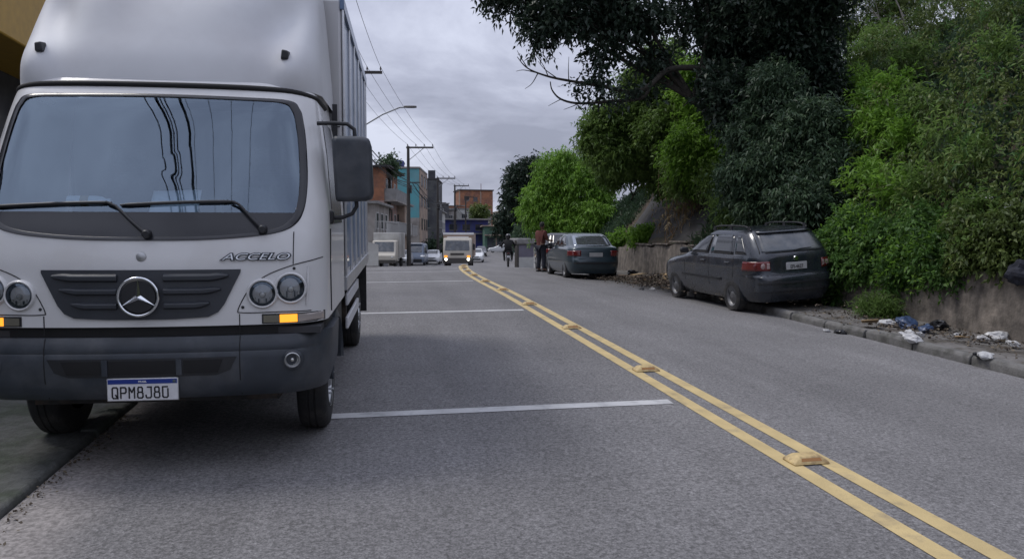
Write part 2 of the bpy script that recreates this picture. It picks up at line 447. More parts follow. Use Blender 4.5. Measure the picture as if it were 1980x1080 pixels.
class MB:
    """collects faces for one mesh object"""

    def __init__(s):
        s.v, s.f = [], []

    def add(s, vs, fs):
        k = len(s.v)
        s.v += [tuple(p) for p in vs]
        s.f += [tuple(i + k for i in f) for f in fs]
        return s

    def box(s, x0, x1, y0, y1, z0, z1):
        return s.add([(x0, y0, z0), (x1, y0, z0), (x1, y1, z0), (x0, y1, z0), (x0, y0, z1), (x1, y0, z1), (x1, y1, z1), (x0, y1, z1)],
                     [(0, 3, 2, 1), (4, 5, 6, 7), (0, 1, 5, 4), (1, 2, 6, 5), (2, 3, 7, 6), (3, 0, 4, 7)])

    def prism(s, poly, axis, a, b):
        """extrude a 2-D polygon along an axis from a to b; polygon in the two other axes (in x,y,z order)"""
        def P(p, t):
            return {'x': (t, p[0], p[1]), 'y': (p[0], t, p[1]), 'z': (p[0], p[1], t)}[axis]
        n = len(poly)
        return s.add([P(p, a) for p in poly] + [P(p, b) for p in poly],
                     [tuple(range(n))[::-1], tuple(range(n, 2 * n))] + [(i, (i + 1) % n, n + (i + 1) % n, n + i) for i in range(n)])

    def tube(s, pts, r, n=8, cap=True):
        pts = [Vector(p) for p in pts]
        rs = r if isinstance(r, (list, tuple)) else [r] * len(pts)
        rings = []
        ref = None
        for i, p in enumerate(pts):
            d = (pts[min(i + 1, len(pts) - 1)] - pts[max(i - 1, 0)]).normalized()
            if ref is None:
                ref = Vector((0, 0, 1)) if abs(d.z) < 0.9 else Vector((1, 0, 0))
            a = d.cross(ref).normalized()
            b = a.cross(d).normalized()
            ref = b
            rings.append([p + (a * math.cos(t) + b * math.sin(t)) * rs[i] for t in [2 * math.pi * k / n for k in range(n)]])
        return s.loft(rings, cap=cap)

    def loft(s, rings, cap=True, closed=True):
        n = len(rings[0])
        vs = [p for r in rings for p in r]
        fs = []
        for i in range(len(rings) - 1):
            for k in range(n if closed else n - 1):
                a, b = i * n + k, i * n + (k + 1) % n
                fs.append((a, b, b + n, a + n))
        if cap and closed:
            fs.append(tuple(range(n))[::-1])
            fs.append(tuple(range((len(rings) - 1) * n, len(rings) * n)))
        return s.add(vs, fs)

    def lathe(s, prof, axis='x', center=(0, 0, 0), n=24, cap=True):
        """prof: list of (t, r) along an axis"""
        cx, cy, cz = center
        rings = []
        for t, r in prof:
            ring = []
            for k in range(n):
                a = 2 * math.pi * k / n
                u, v = r * math.cos(a), r * math.sin(a)
                ring.append({'x': (cx + t, cy + u, cz + v), 'y': (cx + u, cy + t, cz + v), 'z': (cx + u, cy + v, cz + t)}[axis])
            rings.append(ring)
        return s.loft(rings, cap=cap)

    def grid(s, fn, us, vs_):
        nu, nv = len(us), len(vs_)
        return s.add([fn(u, v) for v in vs_ for u in us],
                     [(j * nu + i, j * nu + i + 1, (j + 1) * nu + i + 1, (j + 1) * nu + i) for j in range(nv - 1) for i in range(nu - 1)])

    def build(s, name, m, parent=None, smooth=None, bevel=0.0, seg=2, solid=0.0, fix=True):
        me = bpy.data.meshes.new(name)
        me.from_pydata(s.v, [], s.f)
        if fix:
            bm = bmesh.new(); bm.from_mesh(me)
            bmesh.ops.recalc_face_normals(bm, faces=bm.faces)
            bm.to_mesh(me); bm.free()
        me.materials.append(MATS[m])
        if smooth is not None:
            me.polygons.foreach_set('use_smooth', [True] * len(me.polygons))
            me.set_sharp_from_angle(angle=R(smooth))
        o = bpy.data.objects.new(name, me)
        C.objects.link(o)
        if parent is not None:
            o.parent = parent
        if solid:
            md = o.modifiers.new('thickness', 'SOLIDIFY'); md.thickness = solid; md.offset = -1
        if bevel:
            md = o.modifiers.new('bevel', 'BEVEL'); md.width = bevel; md.segments = seg; md.limit_method = 'ANGLE'; md.angle_limit = R(35)
            if smooth is None:
                me.polygons.foreach_set('use_smooth', [True] * len(me.polygons))
                me.set_sharp_from_angle(angle=R(40))
        me.update()
        return o


def copy_tree(o, parent=None):
    c = o.copy()
    C.objects.link(c)
    c.parent = parent
    for ch in list(o.children):
        copy_tree(ch, c)
    return c


def text_part(name, body, height, m, parent, loc, rot=(R(90), 0, 0), xs=1.0, depth=0.002, bold=0.0, align='CENTER', shear=0.0):
    cu = bpy.data.curves.new(name, 'FONT')
    cu.body = body
    cu.size = height / 0.7
    cu.align_x = align
    cu.extrude = depth
    cu.offset = bold
    cu.shear = shear
    tmp = bpy.data.objects.new(name, cu)
    me = bpy.data.meshes.new_from_object(tmp)
    bpy.data.objects.remove(tmp)
    bpy.data.curves.remove(cu)
    me.name = name
    me.materials.clear()
    me.materials.append(MATS[m])
    o = bpy.data.objects.new(name, me)
    C.objects.link(o)
    o.parent = parent
    o.location = loc
    o.rotation_euler = rot
    o.scale = (xs, 1, 1)
    return o


def interp(x, xs, ys):
    return float(np.interp(x, xs, ys))


def smooth_table(xs, ys):
    """monotone-ish cubic through a table"""
    xs, ys = np.array(xs, float), np.array(ys, float)
    d = np.diff(ys) / np.diff(xs)
    m = np.zeros(len(xs)); m[0], m[-1] = d[0], d[-1]
    m[1:-1] = np.where(d[:-1] * d[1:] > 0, 2 * d[:-1] * d[1:] / (d[:-1] + d[1:] + 1e-12), 0)

    def f(x):
        if x <= xs[0]: return ys[0] + m[0] * (x - xs[0])
        if x >= xs[-1]: return ys[-1] + m[-1] * (x - xs[-1])
        i = int(np.searchsorted(xs, x) - 1)
        h = xs[i + 1] - xs[i]; t = (x - xs[i]) / h
        return (ys[i] * (2 * t**3 - 3 * t**2 + 1) + m[i] * h * (t**3 - 2 * t**2 + t) + ys[i + 1] * (-2 * t**3 + 3 * t**2) + m[i + 1] * h * (t**3 - t**2))
    return f


def catmull(pts, n, closed=False):
    pts = [Vector(p) for p in pts]
    out = []
    m = len(pts)
    rngi = range(m if closed else m - 1)
    for i in rngi:
        p0 = pts[(i - 1) % m] if closed or i > 0 else pts[0]
        p1, p2 = pts[i], pts[(i + 1) % m]
        p3 = pts[(i + 2) % m] if closed or i + 2 < m else pts[-1]
        for k in range(n):
            t = k / n
            out.append(0.5 * ((2 * p1) + (p2 - p0) * t + (2 * p0 - 5 * p1 + 4 * p2 - p3) * t * t + (3 * p1 - p0 - 3 * p2 + p3) * t**3))
    if not closed:
        out.append(pts[-1])
    return out


# ------------------------------------------------------------------ the street: profile, bend, surfaces
road_z = smooth_table([-60, 0, 13.4, 16.3, 19.3, 22, 25, 28, 32, 40, 50, 60, 80, 100, 130, 160, 220, 320],
                      [-2.34, 0, 0.525, 0.60, 0.64, 0.67, 0.685, 0.69, 0.655, 0.42, 0.02, -0.32, -0.5, -0.42, -0.15, 0.1, 0.8, 4.0])


def cx(Y):
    """centre line of the street: straight, then bending to the right past the crest"""
    return 2.80 + 0.18 * 5.0 * math.log1p(math.exp(min((Y - 26.0) / 5.0, 60)))


LK, RK = -4.70, 4.28          # kerb lines, measured from the centre line
WALL = 5.62                   # face of the retaining wall


def surf(off, Y):
    o = min(off, RK)
    return road_z(Y) - (0.043 * max(0.0, o - 0.2)) - 0.008 * max(0.0, -off)


def P(off, Y, dz=0.0):
    return (cx(Y) + off, Y, surf(off, Y) + dz)


def strip(name, offs, ys, m, dz=0.0, parent=None, kind=None):
    o = MB().grid(lambda a, y: P(a, y, dz), offs, ys).build(name, m, parent, smooth=60)
    if kind: tag(o, kind=kind)
    return o


ys_road = [-20 + 0.5 * i for i in range(161)] + [62 + 2 * i for i in range(80)]
road = strip('road', [LK, LK + 0.4, -3, -1.5, 0, 0.2, 1.2, 2.2, 3.2, RK], ys_road, 'asphalt', kind='structure')

# the land around it, one sheet out to the horizon
def land(x, y):
    z = road_z(min(y, 200)) - 0.35
    if y > 200: z += (y - 200) * 0.02
    return (x, y, z)
gx = [-700, -400, -200, -120, -80, -50, -30, -15, -5, 5, 15, 30, 50, 80, 120, 200, 400, 700]
gy = [-300, -100, -50] + [-20 + 5 * i for i in range(44)] + [230, 300, 450, 700, 1200]
tag(MB().grid(lambda x, y: land(x, y), gx, gy).build('ground', 'ground_far', smooth=60), kind='structure')

# centre lines and cross lines are painted sheets that belong to the road
ys_line = [-10 + 0.5 * i for i in range(84)]
strip('centre_line', [-0.185, -0.065], ys_line, 'line_yellow', 0.004, road)
strip('centre_line', [0.065, 0.185], ys_line, 'line_yellow', 0.004, road)
ys_far = [31.5 + 1.0 * i for i in range(9)]
strip('centre_line', [-0.185, -0.065], ys_far, 'line_yellow', 0.004, road)
strip('centre_line', [0.065, 0.185], ys_far, 'line_yellow', 0.004, road)
for Y, a in ((6.18, -3.3), (12.55, -3.9), (19.6, -3.6), (25.2, -3.6), (28.2, -3.6)):
    MB().grid(lambda u, v: (cx(Y) + u, Y + v - 0.02 * (u + 0.25), surf(u, Y + v - 0.02 * (u + 0.25)) + 0.004), [a + (-0.25 - a) * i / 8 for i in range(9)], [-0.075, 0.075]).build('cross_line', 'line_white', road)

# raised yellow studs along the centre line
stud0 = None
STUD = ['before the first cross line', 'first beyond the first cross line', 'second beyond the first cross line',
        'first beyond the second cross line', 'second beyond the second cross line', 'level with the third cross line', 'first beyond the third cross line', 'second beyond the third cross line',
        'last but two on the crest', 'last but one on the crest', 'last on the crest']
for i in range(11):
    Y = 4.52 + 2.92 * i
    if stud0 is None:
        b = MB()
        rings = []
        for z, hx, hy in ((0, .125, .075), (.012, .125, .075), (.042, .085, .05), (.05, .07, .04)):
            rings.append([(-hx, -hy, z), (hx, -hy, z), (hx, hy, z), (-hx, hy, z)])
        root = empty('road_stud', (0, 0, 0))
        b.loft(rings).build('stud_body', 'stud_yellow', root, bevel=.007)
        MB().add([(-.072, -.0675, .022), (.072, -.0675, .022), (.066, -.0535, .04), (-.066, -.0535, .04)], [(0, 1, 2, 3)]).build('reflector', 'stud_lens', root)
        stud0 = root
        o = root
    else:
        o = copy_tree(stud0)
    p = P(0.0, Y, 0.004)
    o.location = p
    o.rotation_euler = (math.atan((road_z(Y + .5) - road_z(Y - .5))), 0, R(rnd.uniform(-3, 3)) - math.atan(cx(Y + .5) - cx(Y - .5)))
    tag(o, 'yellow raised road stud on the centre line, ' + STUD[i], 'road stud', 'studs on the yellow centre line')

# right pavement: kerb stones and dirty slab
KH = 0.13
pav = MB().grid(lambda a, y: (cx(y) + a, y, surf(RK, y) + KH - 0.012 + 0.03 * math.sin(a * 3 + y * 0.9) * (a - RK - .16)),
                [RK + 0.15 + (WALL + 0.05 - RK - 0.15) * i / 6 for i in range(7)], [-10 + 0.4 * i for i in range(160)]).build('pavement_right', 'pavement_dirt', smooth=60)
tag(pav, kind='structure')
kb = MB().loft([[(0, -.485, -.2), (.15, -.485, -.2), (.15, -.485, 0), (.03, -.485, 0), (0, -.485, -.04)], [(0, .485, -.2), (.15, .485, -.2), (.15, .485, 0), (.03, .485, 0), (0, .485, -.04)]])
k0 = kb.build('kerb_stone', 'kerb_concrete', pav, bevel=.012)
for i in range(46):
    Y = 2.5 + i
    o = k0 if i == 0 else k0.copy()
    if i: C.objects.link(o)
    o.location = (cx(Y) + RK + rnd.uniform(-.012, .012), Y, surf(RK, Y) + KH + rnd.uniform(-.014, .006))
    o.rotation_euler = (math.atan(road_z(Y + .5) - road_z(Y - .5)) + rnd.uniform(-.008, .008), 0, -math.atan(cx(Y + .5) - cx(Y - .5)) + rnd.uniform(-.01, .01))

# left pavement: low kerb
KL = 0.05
pal = MB().grid(lambda a, y: (cx(y) + a, y, surf(LK, y) + KL - 0.01), [-7.6, -7, -6.3, -5.5, LK - .11], [-10 + 0.5 * i for i in range(90)]).build('pavement_left', 'pavement_left', smooth=60)
tag(pal, kind='structure')
kb = MB().loft([[(-.12, -.49, -.2), (0, -.49, -.2), (0, -.49, -.02), (-.02, -.49, 0), (-.12, -.49, 0)], [(-.12, .49, -.2), (0, .49, -.2), (0, .49, -.02), (-.02, .49, 0), (-.12, .49, 0)]])
k1 = kb.build('kerb_stone', 'pavement_left', pal, bevel=.01)
for i in range(34):
    Y = 0.5 + i
    o = k1 if i == 0 else k1.copy()
    if i: C.objects.link(o)
    o.location = (cx(Y) + LK + rnd.uniform(-.01, .01), Y, surf(LK, Y) + KL + rnd.uniform(-.008, .006))
    o.rotation_euler = (math.atan(road_z(Y + .5) - road_z(Y - .5)), 0, -math.atan(cx(Y + .5) - cx(Y - .5)) + rnd.uniform(-.01, .01))
pf = MB().grid(lambda a, y: (cx(y) + a, y, surf(LK, y) + 0.03), [-9.5, -8, -6, LK], [35 + 2.0 * i for i in range(70)]).build('pavement_left', 'concrete', smooth=60)
tag(pf, kind='structure')
pr = MB().grid(lambda a, y: (cx(y) + a, y, surf(RK, y) + 0.1), [RK, RK + 1, RK + 2.5], [54 + 2.0 * i for i in range(60)]).build('pavement_right', 'concrete', smooth=60)
tag(pr, kind='structure')
# ------------------------------------------------------------------ the big white box truck
TX, TY = -1.295, 4.95
truck = empty('box_truck', (TX, TY, surf(-3.1, TY)), (math.atan(SLOPE), 0, R(-3.0)),
              'white box truck with roof fairing parked half on the pavement by the shop', 'truck')
_hwx, _hwy = [.4, .9, 1.6, 2.0, 2.42, 2.5], [1.06, 1.06, 1.06, 1.02, .955, .945]
_y0 = smooth_table([.5, .88, 1.0, 1.27, 1.44, 1.6, 2.0, 2.34, 2.42, 2.5], [.03, .03, .032, .05, .09, .155, .33, .485, .545, .62])
RC = .22


def thw(wz): return interp(wz, _hwx, _hwy)


def fy(u, wz, hwf=thw, y0=_y0, rc=RC, crown=.10):
    h = hwf(wz)
    a = min(abs(u), h - 1e-4)
    y = y0(wz) + crown * a * a
    k = a - (h - rc)
    if k > 0:
        y += rc - math.sqrt(max(rc * rc - k * k, 0))
    return y


def uring(wz, yback, hwf=thw, y0=_y0, rc=RC, crown=.10, nf=56, na=9, ns=5):
    """U-shaped section of the cab at one height: left side, corner, front, corner, right side"""
    h = hwf(wz)
    pts = []
    yc = y0(wz) + crown * h * h + rc
    for i in range(ns):
        pts.append((-h, yback + (yc - yback) * i / ns, wz))
    us = [-(h - rc) - rc * math.cos(math.pi / 2 * k / na) for k in range(na)] + [-(h - rc) + 2 * (h - rc) * i / nf for i in range(nf + 1)] + [(h - rc) + rc * math.sin(math.pi / 2 * (k + 1) / na) for k in range(na)]
    for u in us:
        pts.append((u, fy(u, wz, hwf, y0, rc, crown), wz))
    for i in range(ns, 0, -1):
        pts.append((h, yback + (yc - yback) * (i - 1) / ns, wz))
    return pts


# windscreen outline in (across, up)
half = [(0, 1.435), (.3, 1.438), (.55, 1.452), (.75, 1.478), (.865, 1.525), (.92, 1.62), (.935, 1.8), (.918, 2.05), (.893, 2.21), (.868, 2.29), (.80, 2.343), (.5, 2.352), (0, 2.356)]
outline = half + [(-a, b) for a, b in half[-2:0:-1]]
WS = [(p.x, p.y) for p in catmull([(a, b, 0) for a, b in outline], 6, True)]
WC = (0.0, 1.9)


def inside(poly, x, y):
    r = False
    j = len(poly) - 1
    for i in range(len(poly)):
        if (poly[i][1] > y) != (poly[j][1] > y) and x < (poly[j][0] - poly[i][0]) * (y - poly[i][1]) / (poly[j][1] - poly[i][1]) + poly[i][0]:
            r = not r
        j = i
    return r


WSin = [(WC[0] + (a - WC[0]) * .972, WC[1] + (b - WC[1]) * .972) for a, b in WS]
YB = 1.72
rows = [.922 + .0246 * i for i in range(65)]
rings = [uring(z, YB) for z in rows]
n = len(rings[0])
body = MB()
body.v = [p for r in rings for p in r]
for i in range(len(rings) - 1):
    for k in range(n - 1):
        q = [i * n + k, i * n + k + 1, (i + 1) * n + k + 1, (i + 1) * n + k]
        cxm = sum(body.v[j][0] for j in q) / 4; czm = sum(body.v[j][2] for j in q) / 4; cym = sum(body.v[j][1] for j in q) / 4
        if cym < 1.0 and inside(WSin, cxm, czm):
            continue
        body.f.append(tuple(q))
body.f.append(tuple(range((len(rings) - 1) * n, len(rings) * n)))     # roof skin
body.build('cab_body', 'truck_white', truck, smooth=50, fix=False)
MB().box(-1.02, 1.02, YB - .02, YB + .02, .9, 2.48).build('cab_back_panel', 'interior', truck)
MB().box(-1.03, 1.03, .12, YB, .86, .9).build('cab_floor', 'interior', truck)

# windscreen glass, black border band
g = MB()
ks = [.0, .15, .3, .45, .6, .75, .88, .975]
m_ = len(WS)
g.v = [(WC[0], fy(0, WC[1]) + .0, WC[1])]
for k in ks[1:]:
    for a, b in WS:
        u, z = WC[0] + (a - WC[0]) * k, WC[1] + (b - WC[1]) * k
        g.v.append((u, fy(u, z) - .002, z))
for i in range(m_):
    g.f.append((0, 1 + i, 1 + (i + 1) % m_))
for j in range(len(ks) - 2):
    for i in range(m_):
        a, b = 1 + j * m_ + i, 1 + j * m_ + (i + 1) % m_
        g.f.append((a, a + m_, b + m_, b))
ws = g.build('windscreen', 'windscreen_glass', truck, smooth=60)
fr = MB()
rr = []
for k, off in ((.955, .006), (.96, .009), (.995, .009), (1.004, .0)):
    rr.append([(WC[0] + (a - WC[0]) * k, fy(WC[0] + (a - WC[0]) * k, WC[1] + (b - WC[1]) * k) - off, WC[1] + (b - WC[1]) * k) for a, b in WS])
fr.loft(rr, cap=False).build('windscreen_seal', 'frit', ws, smooth=50)
lowx = [a for a, b in half[:7]]; lowz = [b for a, b in half[:7]]


def low(u): return interp(abs(u), lowx, lowz)


MB().grid(lambda s, t: ((lambda u, z: (u, fy(u, z) - .0065, z))(s, low(s) + .012 + (1.605 - low(s) - .012) * t)), [-.905 + 1.81 * i / 40 for i in range(41)], [i / 6 for i in range(7)]).build('windscreen_band', 'frit', ws, smooth=60)

# interior: dashboard, seats, steering wheel
MB().loft([[(-.98, .30, 1.0), (-.98, .24, 1.5), (-.98, .42, 1.585), (-.98, .72, 1.56), (-.98, .80, 1.3), (-.98, .7, 1.0)],
           [(.98, .30, 1.0), (.98, .24, 1.5), (.98, .42, 1.585), (.98, .72, 1.56), (.98, .80, 1.3), (.98, .7, 1.0)]]).build('dashboard', 'interior', truck, smooth=30, bevel=.02)
for sx in (-.55, .5):
    st = MB().box(sx - .24, sx + .24, 1.12, 1.6, 1.15, 1.32).build('seat', 'seat_cloth', truck, bevel=.05, seg=3)
    MB().loft([[(sx - .22, 1.48, 1.3), (sx + .22, 1.48, 1.3), (sx + .22, 1.6, 1.3), (sx - .22, 1.6, 1.3)], [(sx - .2, 1.56, 1.9), (sx + .2, 1.56, 1.9), (sx + .2, 1.66, 1.9), (sx - .2, 1.66, 1.9)]]).build('backrest', 'seat_cloth', st, bevel=.04, seg=3)
    MB().box(sx - .13, sx + .13, 1.57, 1.66, 1.93, 2.1).build('headrest', 'seat_cloth', st, bevel=.03, seg=3)
sw = MB()
cen = Vector((.5, .88, 1.6))
ax = Matrix.Rotation(R(-55), 3, 'X')
sw.tube([cen + ax @ Vector((.2 * math.cos(t), .2 * math.sin(t), 0)) for t in [2 * math.pi * k / 28 for k in range(29)]], .014, 8)
sw.tube([cen + ax @ Vector((-.2, 0, 0)), cen + ax @ Vector((.2, 0, 0))], .018, 6)
sw.tube([cen, cen + ax @ Vector((0, 0, -.35))], .03, 8)
sw.build('steering_wheel', 'interior', truck, smooth=50)
MB().box(-.98, .98, 1.66, 1.69, .95, 2.4).build('cab_lining', 'interior_light', truck)

# wipers
for sx, pts in ((1, [(.69, 1.505), (.62, 1.575), (.545, 1.655), (.50, 1.675)]), (-1, [(0.03, 1.475), (-.06, 1.55), (-.16, 1.64), (-.22, 1.665)])):
    def on(u, z, off): return (u, fy(u, z) - off, z)
    arm = MB().tube([on(u, z, .035) for u, z in pts], [.014, .011, .009, .008], 8).build('wiper', 'black_plastic', truck, smooth=60)
    MB().lathe([(-.03, .018), (-.02, .026), (.02, .026), (.03, .02)], 'y', on(pts[0][0], pts[0][1], .02), 14).build('pivot', 'black_plastic', arm, smooth=50)
    bx = pts[-1][0]
    span = [bx + .02 - .66 * i / 14 for i in range(15)] if sx > 0 else [bx + .03 - .70 * i / 14 for i in range(15)]
    MB().tube([on(u, 1.672 - .028 * abs((u - bx) / .66) ** 1.6 - (0 if sx > 0 else .012), .016) for u in span], [.006] + [.012] * 13 + [.006], 6).build('blade', 'black_plastic', arm, smooth=60)

# white roof lip, black seal under the fairing
MB().tube([(p[0] * 1.004, p[1] - .006, 2.405 + .035 * max(0, 1 - (abs(p[0]) / .97) ** 6) - .02) for p in uring(2.42, 1.3, ns=3)], .02, 8).build('roof_seal', 'black_gap', truck, smooth=60)

# grille
gr_out = [(-.565, 1.262), (.565, 1.262), (.565, 1.245), (.47, 1.05), (.435, 1.005), (.38, .978), (.2, .968), (0, .966), (-.2, .968), (-.38, .978), (-.435, 1.005), (-.47, 1.05), (-.565, 1.245)]


def patch(poly, off, name, m, parent, thick=.0, center=None, smooth=40, f=fy, rings_n=5):
    """patch lying on the cab front, with rounded-in edge"""
    c = center or (sum(p[0] for p in poly) / len(poly), sum(p[1] for p in poly) / len(poly))
    dense = []
    for i in range(len(poly)):
        a, b = poly[i], poly[(i + 1) % len(poly)]
        k = max(1, int(math.hypot(b[0] - a[0], b[1] - a[1]) / .05))
        dense += [(a[0] + (b[0] - a[0]) * j / k, a[1] + (b[1] - a[1]) * j / k) for j in range(k)]
    o = MB()
    o.v = [(c[0], f(*c) - off, c[1])]
    kk = [(i + 1) / rings_n for i in range(rings_n)]
    for k in kk:
        for a, b in dense:
            u, z = c[0] + (a - c[0]) * k, c[1] + (b - c[1]) * k
            o.v.append((u, f(u, z) - off, z))
    if thick:
        for a, b in dense:
            o.v.append((a, f(a, b) - off + thick, b))
    nn = len(dense)
    for i in range(nn): o.f.append((0, 1 + i, 1 + (i + 1) % nn))
    for j in range(len(kk) - 1 + (1 if thick else 0)):
        for i in range(nn):
            a, b = 1 + j * nn + i, 1 + j * nn + (i + 1) % nn
            o.f.append((a, a + nn, b + nn, b))
    return o.build(name, m, parent, smooth=smooth)


grille = patch(gr_out, .012, 'grille', 'grille_grey', truck, thick=.02)
for wz, h0, hh in ((1.215, .50, .026), (1.135, .455, .024), (1.05, .39, .024)):
    for sgn in (-1, 1):
        b = MB()
        rr = []
        for i in range(11):
            u = sgn * (.13 + (h0 - .13) * i / 10)
            y = fy(u, wz)
            tp = 1 if i < 9 else (.75 if i == 9 else .35)
            zo = .0 if i < 8 else .004 * (i - 7)
            rr.append([(u, y - .012, wz - hh * tp + zo), (u, y - .034, wz - hh * .55 * tp + zo), (u, y - .034, wz + hh * .45 * tp + zo), (u, y - .012, wz + hh * tp + zo)])
        b.loft(rr).build('slat', 'grille_grey', grille, smooth=30, bevel=.004)
em = MB().lathe([(-.055, .0), (-.052, .095), (-.03, .105), (.0, .11)], 'y', (0, fy(0, 1.108), 1.108), 40, cap=False).build('emblem_disc', 'black_plastic', grille, smooth=30)
MB().tube([(.112 * math.cos(t), fy(0, 1.108) - .055, 1.108 + .112 * math.sin(t)) for t in [2 * math.pi * k / 48 for k in range(49)]], .0085, 8).build('emblem_ring', 'chrome', em, smooth=60)
sb = MB()
yb = fy(0, 1.108) - .056
for k in range(3):
    a = R(90 + 120 * k)
    tip = (.108 * math.cos(a), yb, 1.108 + .108 * math.sin(a))
    l = (.017 * math.cos(a + R(60)), yb, 1.108 + .017 * math.sin(a + R(60)))
    r_ = (.017 * math.cos(a - R(60)), yb, 1.108 + .017 * math.sin(a - R(60)))
    sb.add([tip, l, r_, (0, yb - .014, 1.108)], [(0, 1, 3), (0, 3, 2), (0, 2, 1)])
sb.build('emblem_star', 'chrome', em)
MB().lathe([(-.012, .0), (-.01, .02), (-.006, .028), (0, .03)], 'y', (0, fy(0, 1.338), 1.338), 20, cap=False).build('round_badge', 'steel', truck, smooth=30)
ml = text_part('model_lettering', 'ACCELO', .040, 'chrome', truck, (.652, fy(.652, 1.33) - .016, 1.319), (R(86), 0, R(7.5)), xs=1.75, bold=-.0005, depth=.004, shear=.35)
text_part('lettering_outline', 'ACCELO', .040, 'bumper_grey', ml, (0, 0, -.004), (0, 0, 0), bold=.0045, depth=.003, shear=.35)  # darker, bolder copy behind the letters as their outline

# panel gaps on the nose
for sgn in (-1, 1):
    for pts in ([(.87, 1.487), (.87, 1.29)], [(.545, 1.0), (.555, 1.035), (.60, 1.12), (.66, 1.185), (.74, 1.235), (.87, 1.283), (.98, 1.31), (1.035, 1.325)], [(.545, 1.0), (.62, .995), (.8, .997), (.97, .995)], [(.556, .99), (.556, .875)]):
        MB().tube([(sgn * p.x, fy(sgn * p.x, p.y) - .001, p.y) for p in catmull([(a, b, 0) for a, b in pts], 6)], .0032, 6).build('panel_gap', 'black_gap', truck)
    # round headlights
    for u0, z0, r0, inner in ((.69, 1.112, .072, 'lamp_reflector'), (.855, 1.143, .078, 'lamp_smoked')):
        u0 *= sgn
        ang = math.atan(2 * .1 * u0)
        y0_ = fy(u0, z0)
        hl = empty('headlight', (u0, y0_ - .004, z0), (0, 0, ang))
        hl.parent = truck
        MB().lathe([(-.012, r0 + .004), (-.018, r0 + .012), (-.01, r0 + .02), (.01, r0 + .022)], 'y', (0, 0, 0), 36, cap=False).build('bezel', 'truck_white', hl, smooth=60)
        MB().lathe([(-.014, r0 + .004), (-.008, r0 - .004), (.012, r0 - .02), (.02, r0 - .03)], 'y', (0, 0, 0), 36, cap=False).build('rim', 'grille_grey', hl, smooth=60)
        MB().lathe([(-.002, r0 - .004), (.02, r0 * .8), (.045, r0 * .45), (.05, .012), (.03, .01), (.028, .0)], 'y', (0, -.004, 0), 32, cap=False).build('reflector', inner, hl, smooth=50)
        MB().lathe([(-.016, 0), (-.014, r0 * .2), (-.004, r0 * .27), (.03, r0 * .24)], 'y', (0, 0, -.1 * r0), 20, cap=False).build('bulb_shield', 'lamp_bulb', hl, smooth=50)
        for k_ in range(5):
            hx_ = (k_ - 2) * r0 * .3
            hh_ = math.sqrt(max((r0 * .8) ** 2 - hx_ ** 2, 0))
            MB().box(hx_ - r0 * .05, hx_ + r0 * .05, -.006, .012, -hh_, -r0 * .25 if inner == 'lamp_smoked' else -hh_ * .6).build('lens_rib', 'grille_grey' if k_ % 2 else 'lamp_bulb', hl)
        MB().lathe([(-.024, 0), (-.022, r0 * .5), (-.016, r0 * .85), (-.008, r0)], 'y', (0, -.003, 0), 32, cap=False).build('lens', 'lamp_glass', hl, smooth=60)
    # corner fins and screws of the headlight panel
    MB().tube([(sgn * .955, fy(.955, 1.27) - .004, 1.275), (sgn * .952, fy(.952, 1.15) - .006, 1.15), (sgn * .945, fy(.945, 1.03) - .004, 1.03)], [.006, .012, .006], 8).build('panel_fin', 'truck_white', truck, smooth=60)
    for (a, b) in ((.575, 1.03), (.875, 1.262)):
        MB().lathe([(-.006, 0), (-.005, .008), (0, .01)], 'y', (sgn * a, fy(a, b), b), 12, cap=False).build('screw', 'black_plastic', truck)
    # turn signals: smoked inboard lens, amber middle, clear corner
    def sig(u0, u1, z0, z1, off): return [(sgn * u0, z0), (sgn * u1, z0), (sgn * u1, z1), (sgn * u0, z1)]
    ts = patch(sig(.685, 1.045, .926, .986, 0), .004, 'turn_signal', 'black_plastic', truck, thick=.012, smooth=30)
    patch(sig(.695, .785, .934, .978, 0), .013, 'inner_lens', 'lamp_smoked', ts, thick=.012, smooth=30)
    patch(sig(.79, .892, .932, .98, 0), .014, 'amber_lens', 'signal_amber', ts, thick=.012, smooth=30)
    patch(sig(.897, 1.04, .932, .98, 0), .013, 'corner_lens', 'signal_clear', ts, thick=.012, smooth=30)

# bumper
_by0 = smooth_table([.46, .5, .56, .70, .80, .855], [.10, .05, .02, .005, .015, .04])


def bhw(wz): return interp(wz, [.46, .6, .86], [1.035, 1.075, 1.085])


def bfy(u, wz): return fy(u, wz, bhw, _by0, .27, .09)


rings = [uring(z, .82, bhw, _by0, .27, .09, nf=40, ns=3) for z in [.478, .5, .53, .57, .62, .67, .72, .755, .765, .775, .80, .83, .85, .858]]
rings[8] = [(p[0], p[1] + .004, p[2]) for p in rings[8]]
inner = [(p[0] * .95, p[1] + .06, p[2]) for p in rings[-1]]
inner0 = [(p[0] * .95, p[1] + .06, p[2]) for p in rings[0]]
bumper = MB().loft([inner0] + rings + [inner], cap=False, closed=False).build('bumper', 'bumper_grey', truck, smooth=35)
strip_r = [uring(z, .8, lambda q: 1.04, lambda q: .06, .24, .10, nf=30, ns=3) for z in (.84, .93)]
MB().loft(strip_r, cap=False, closed=False).build('bumper_gap', 'black_gap', truck, smooth=40)
patch([(-.54, .735), (.54, .735), (.50, .655), (.42, .625), (-.42, .625), (-.50, .655)], .003, 'lower_intake', 'black_plastic', bumper, smooth=40, f=bfy)
for a, b in ((-.46, -.235), (-.19, .19), (.235, .46)):
    patch([(a, .722), (b, .722), (b - (.03 if b > .3 else 0), .642), (a + (.03 if a < -.3 else 0), .642)], .006, 'intake_recess_shade', 'black_gap', bumper, smooth=40, f=bfy)  # black patches put the shade of the recesses into colour
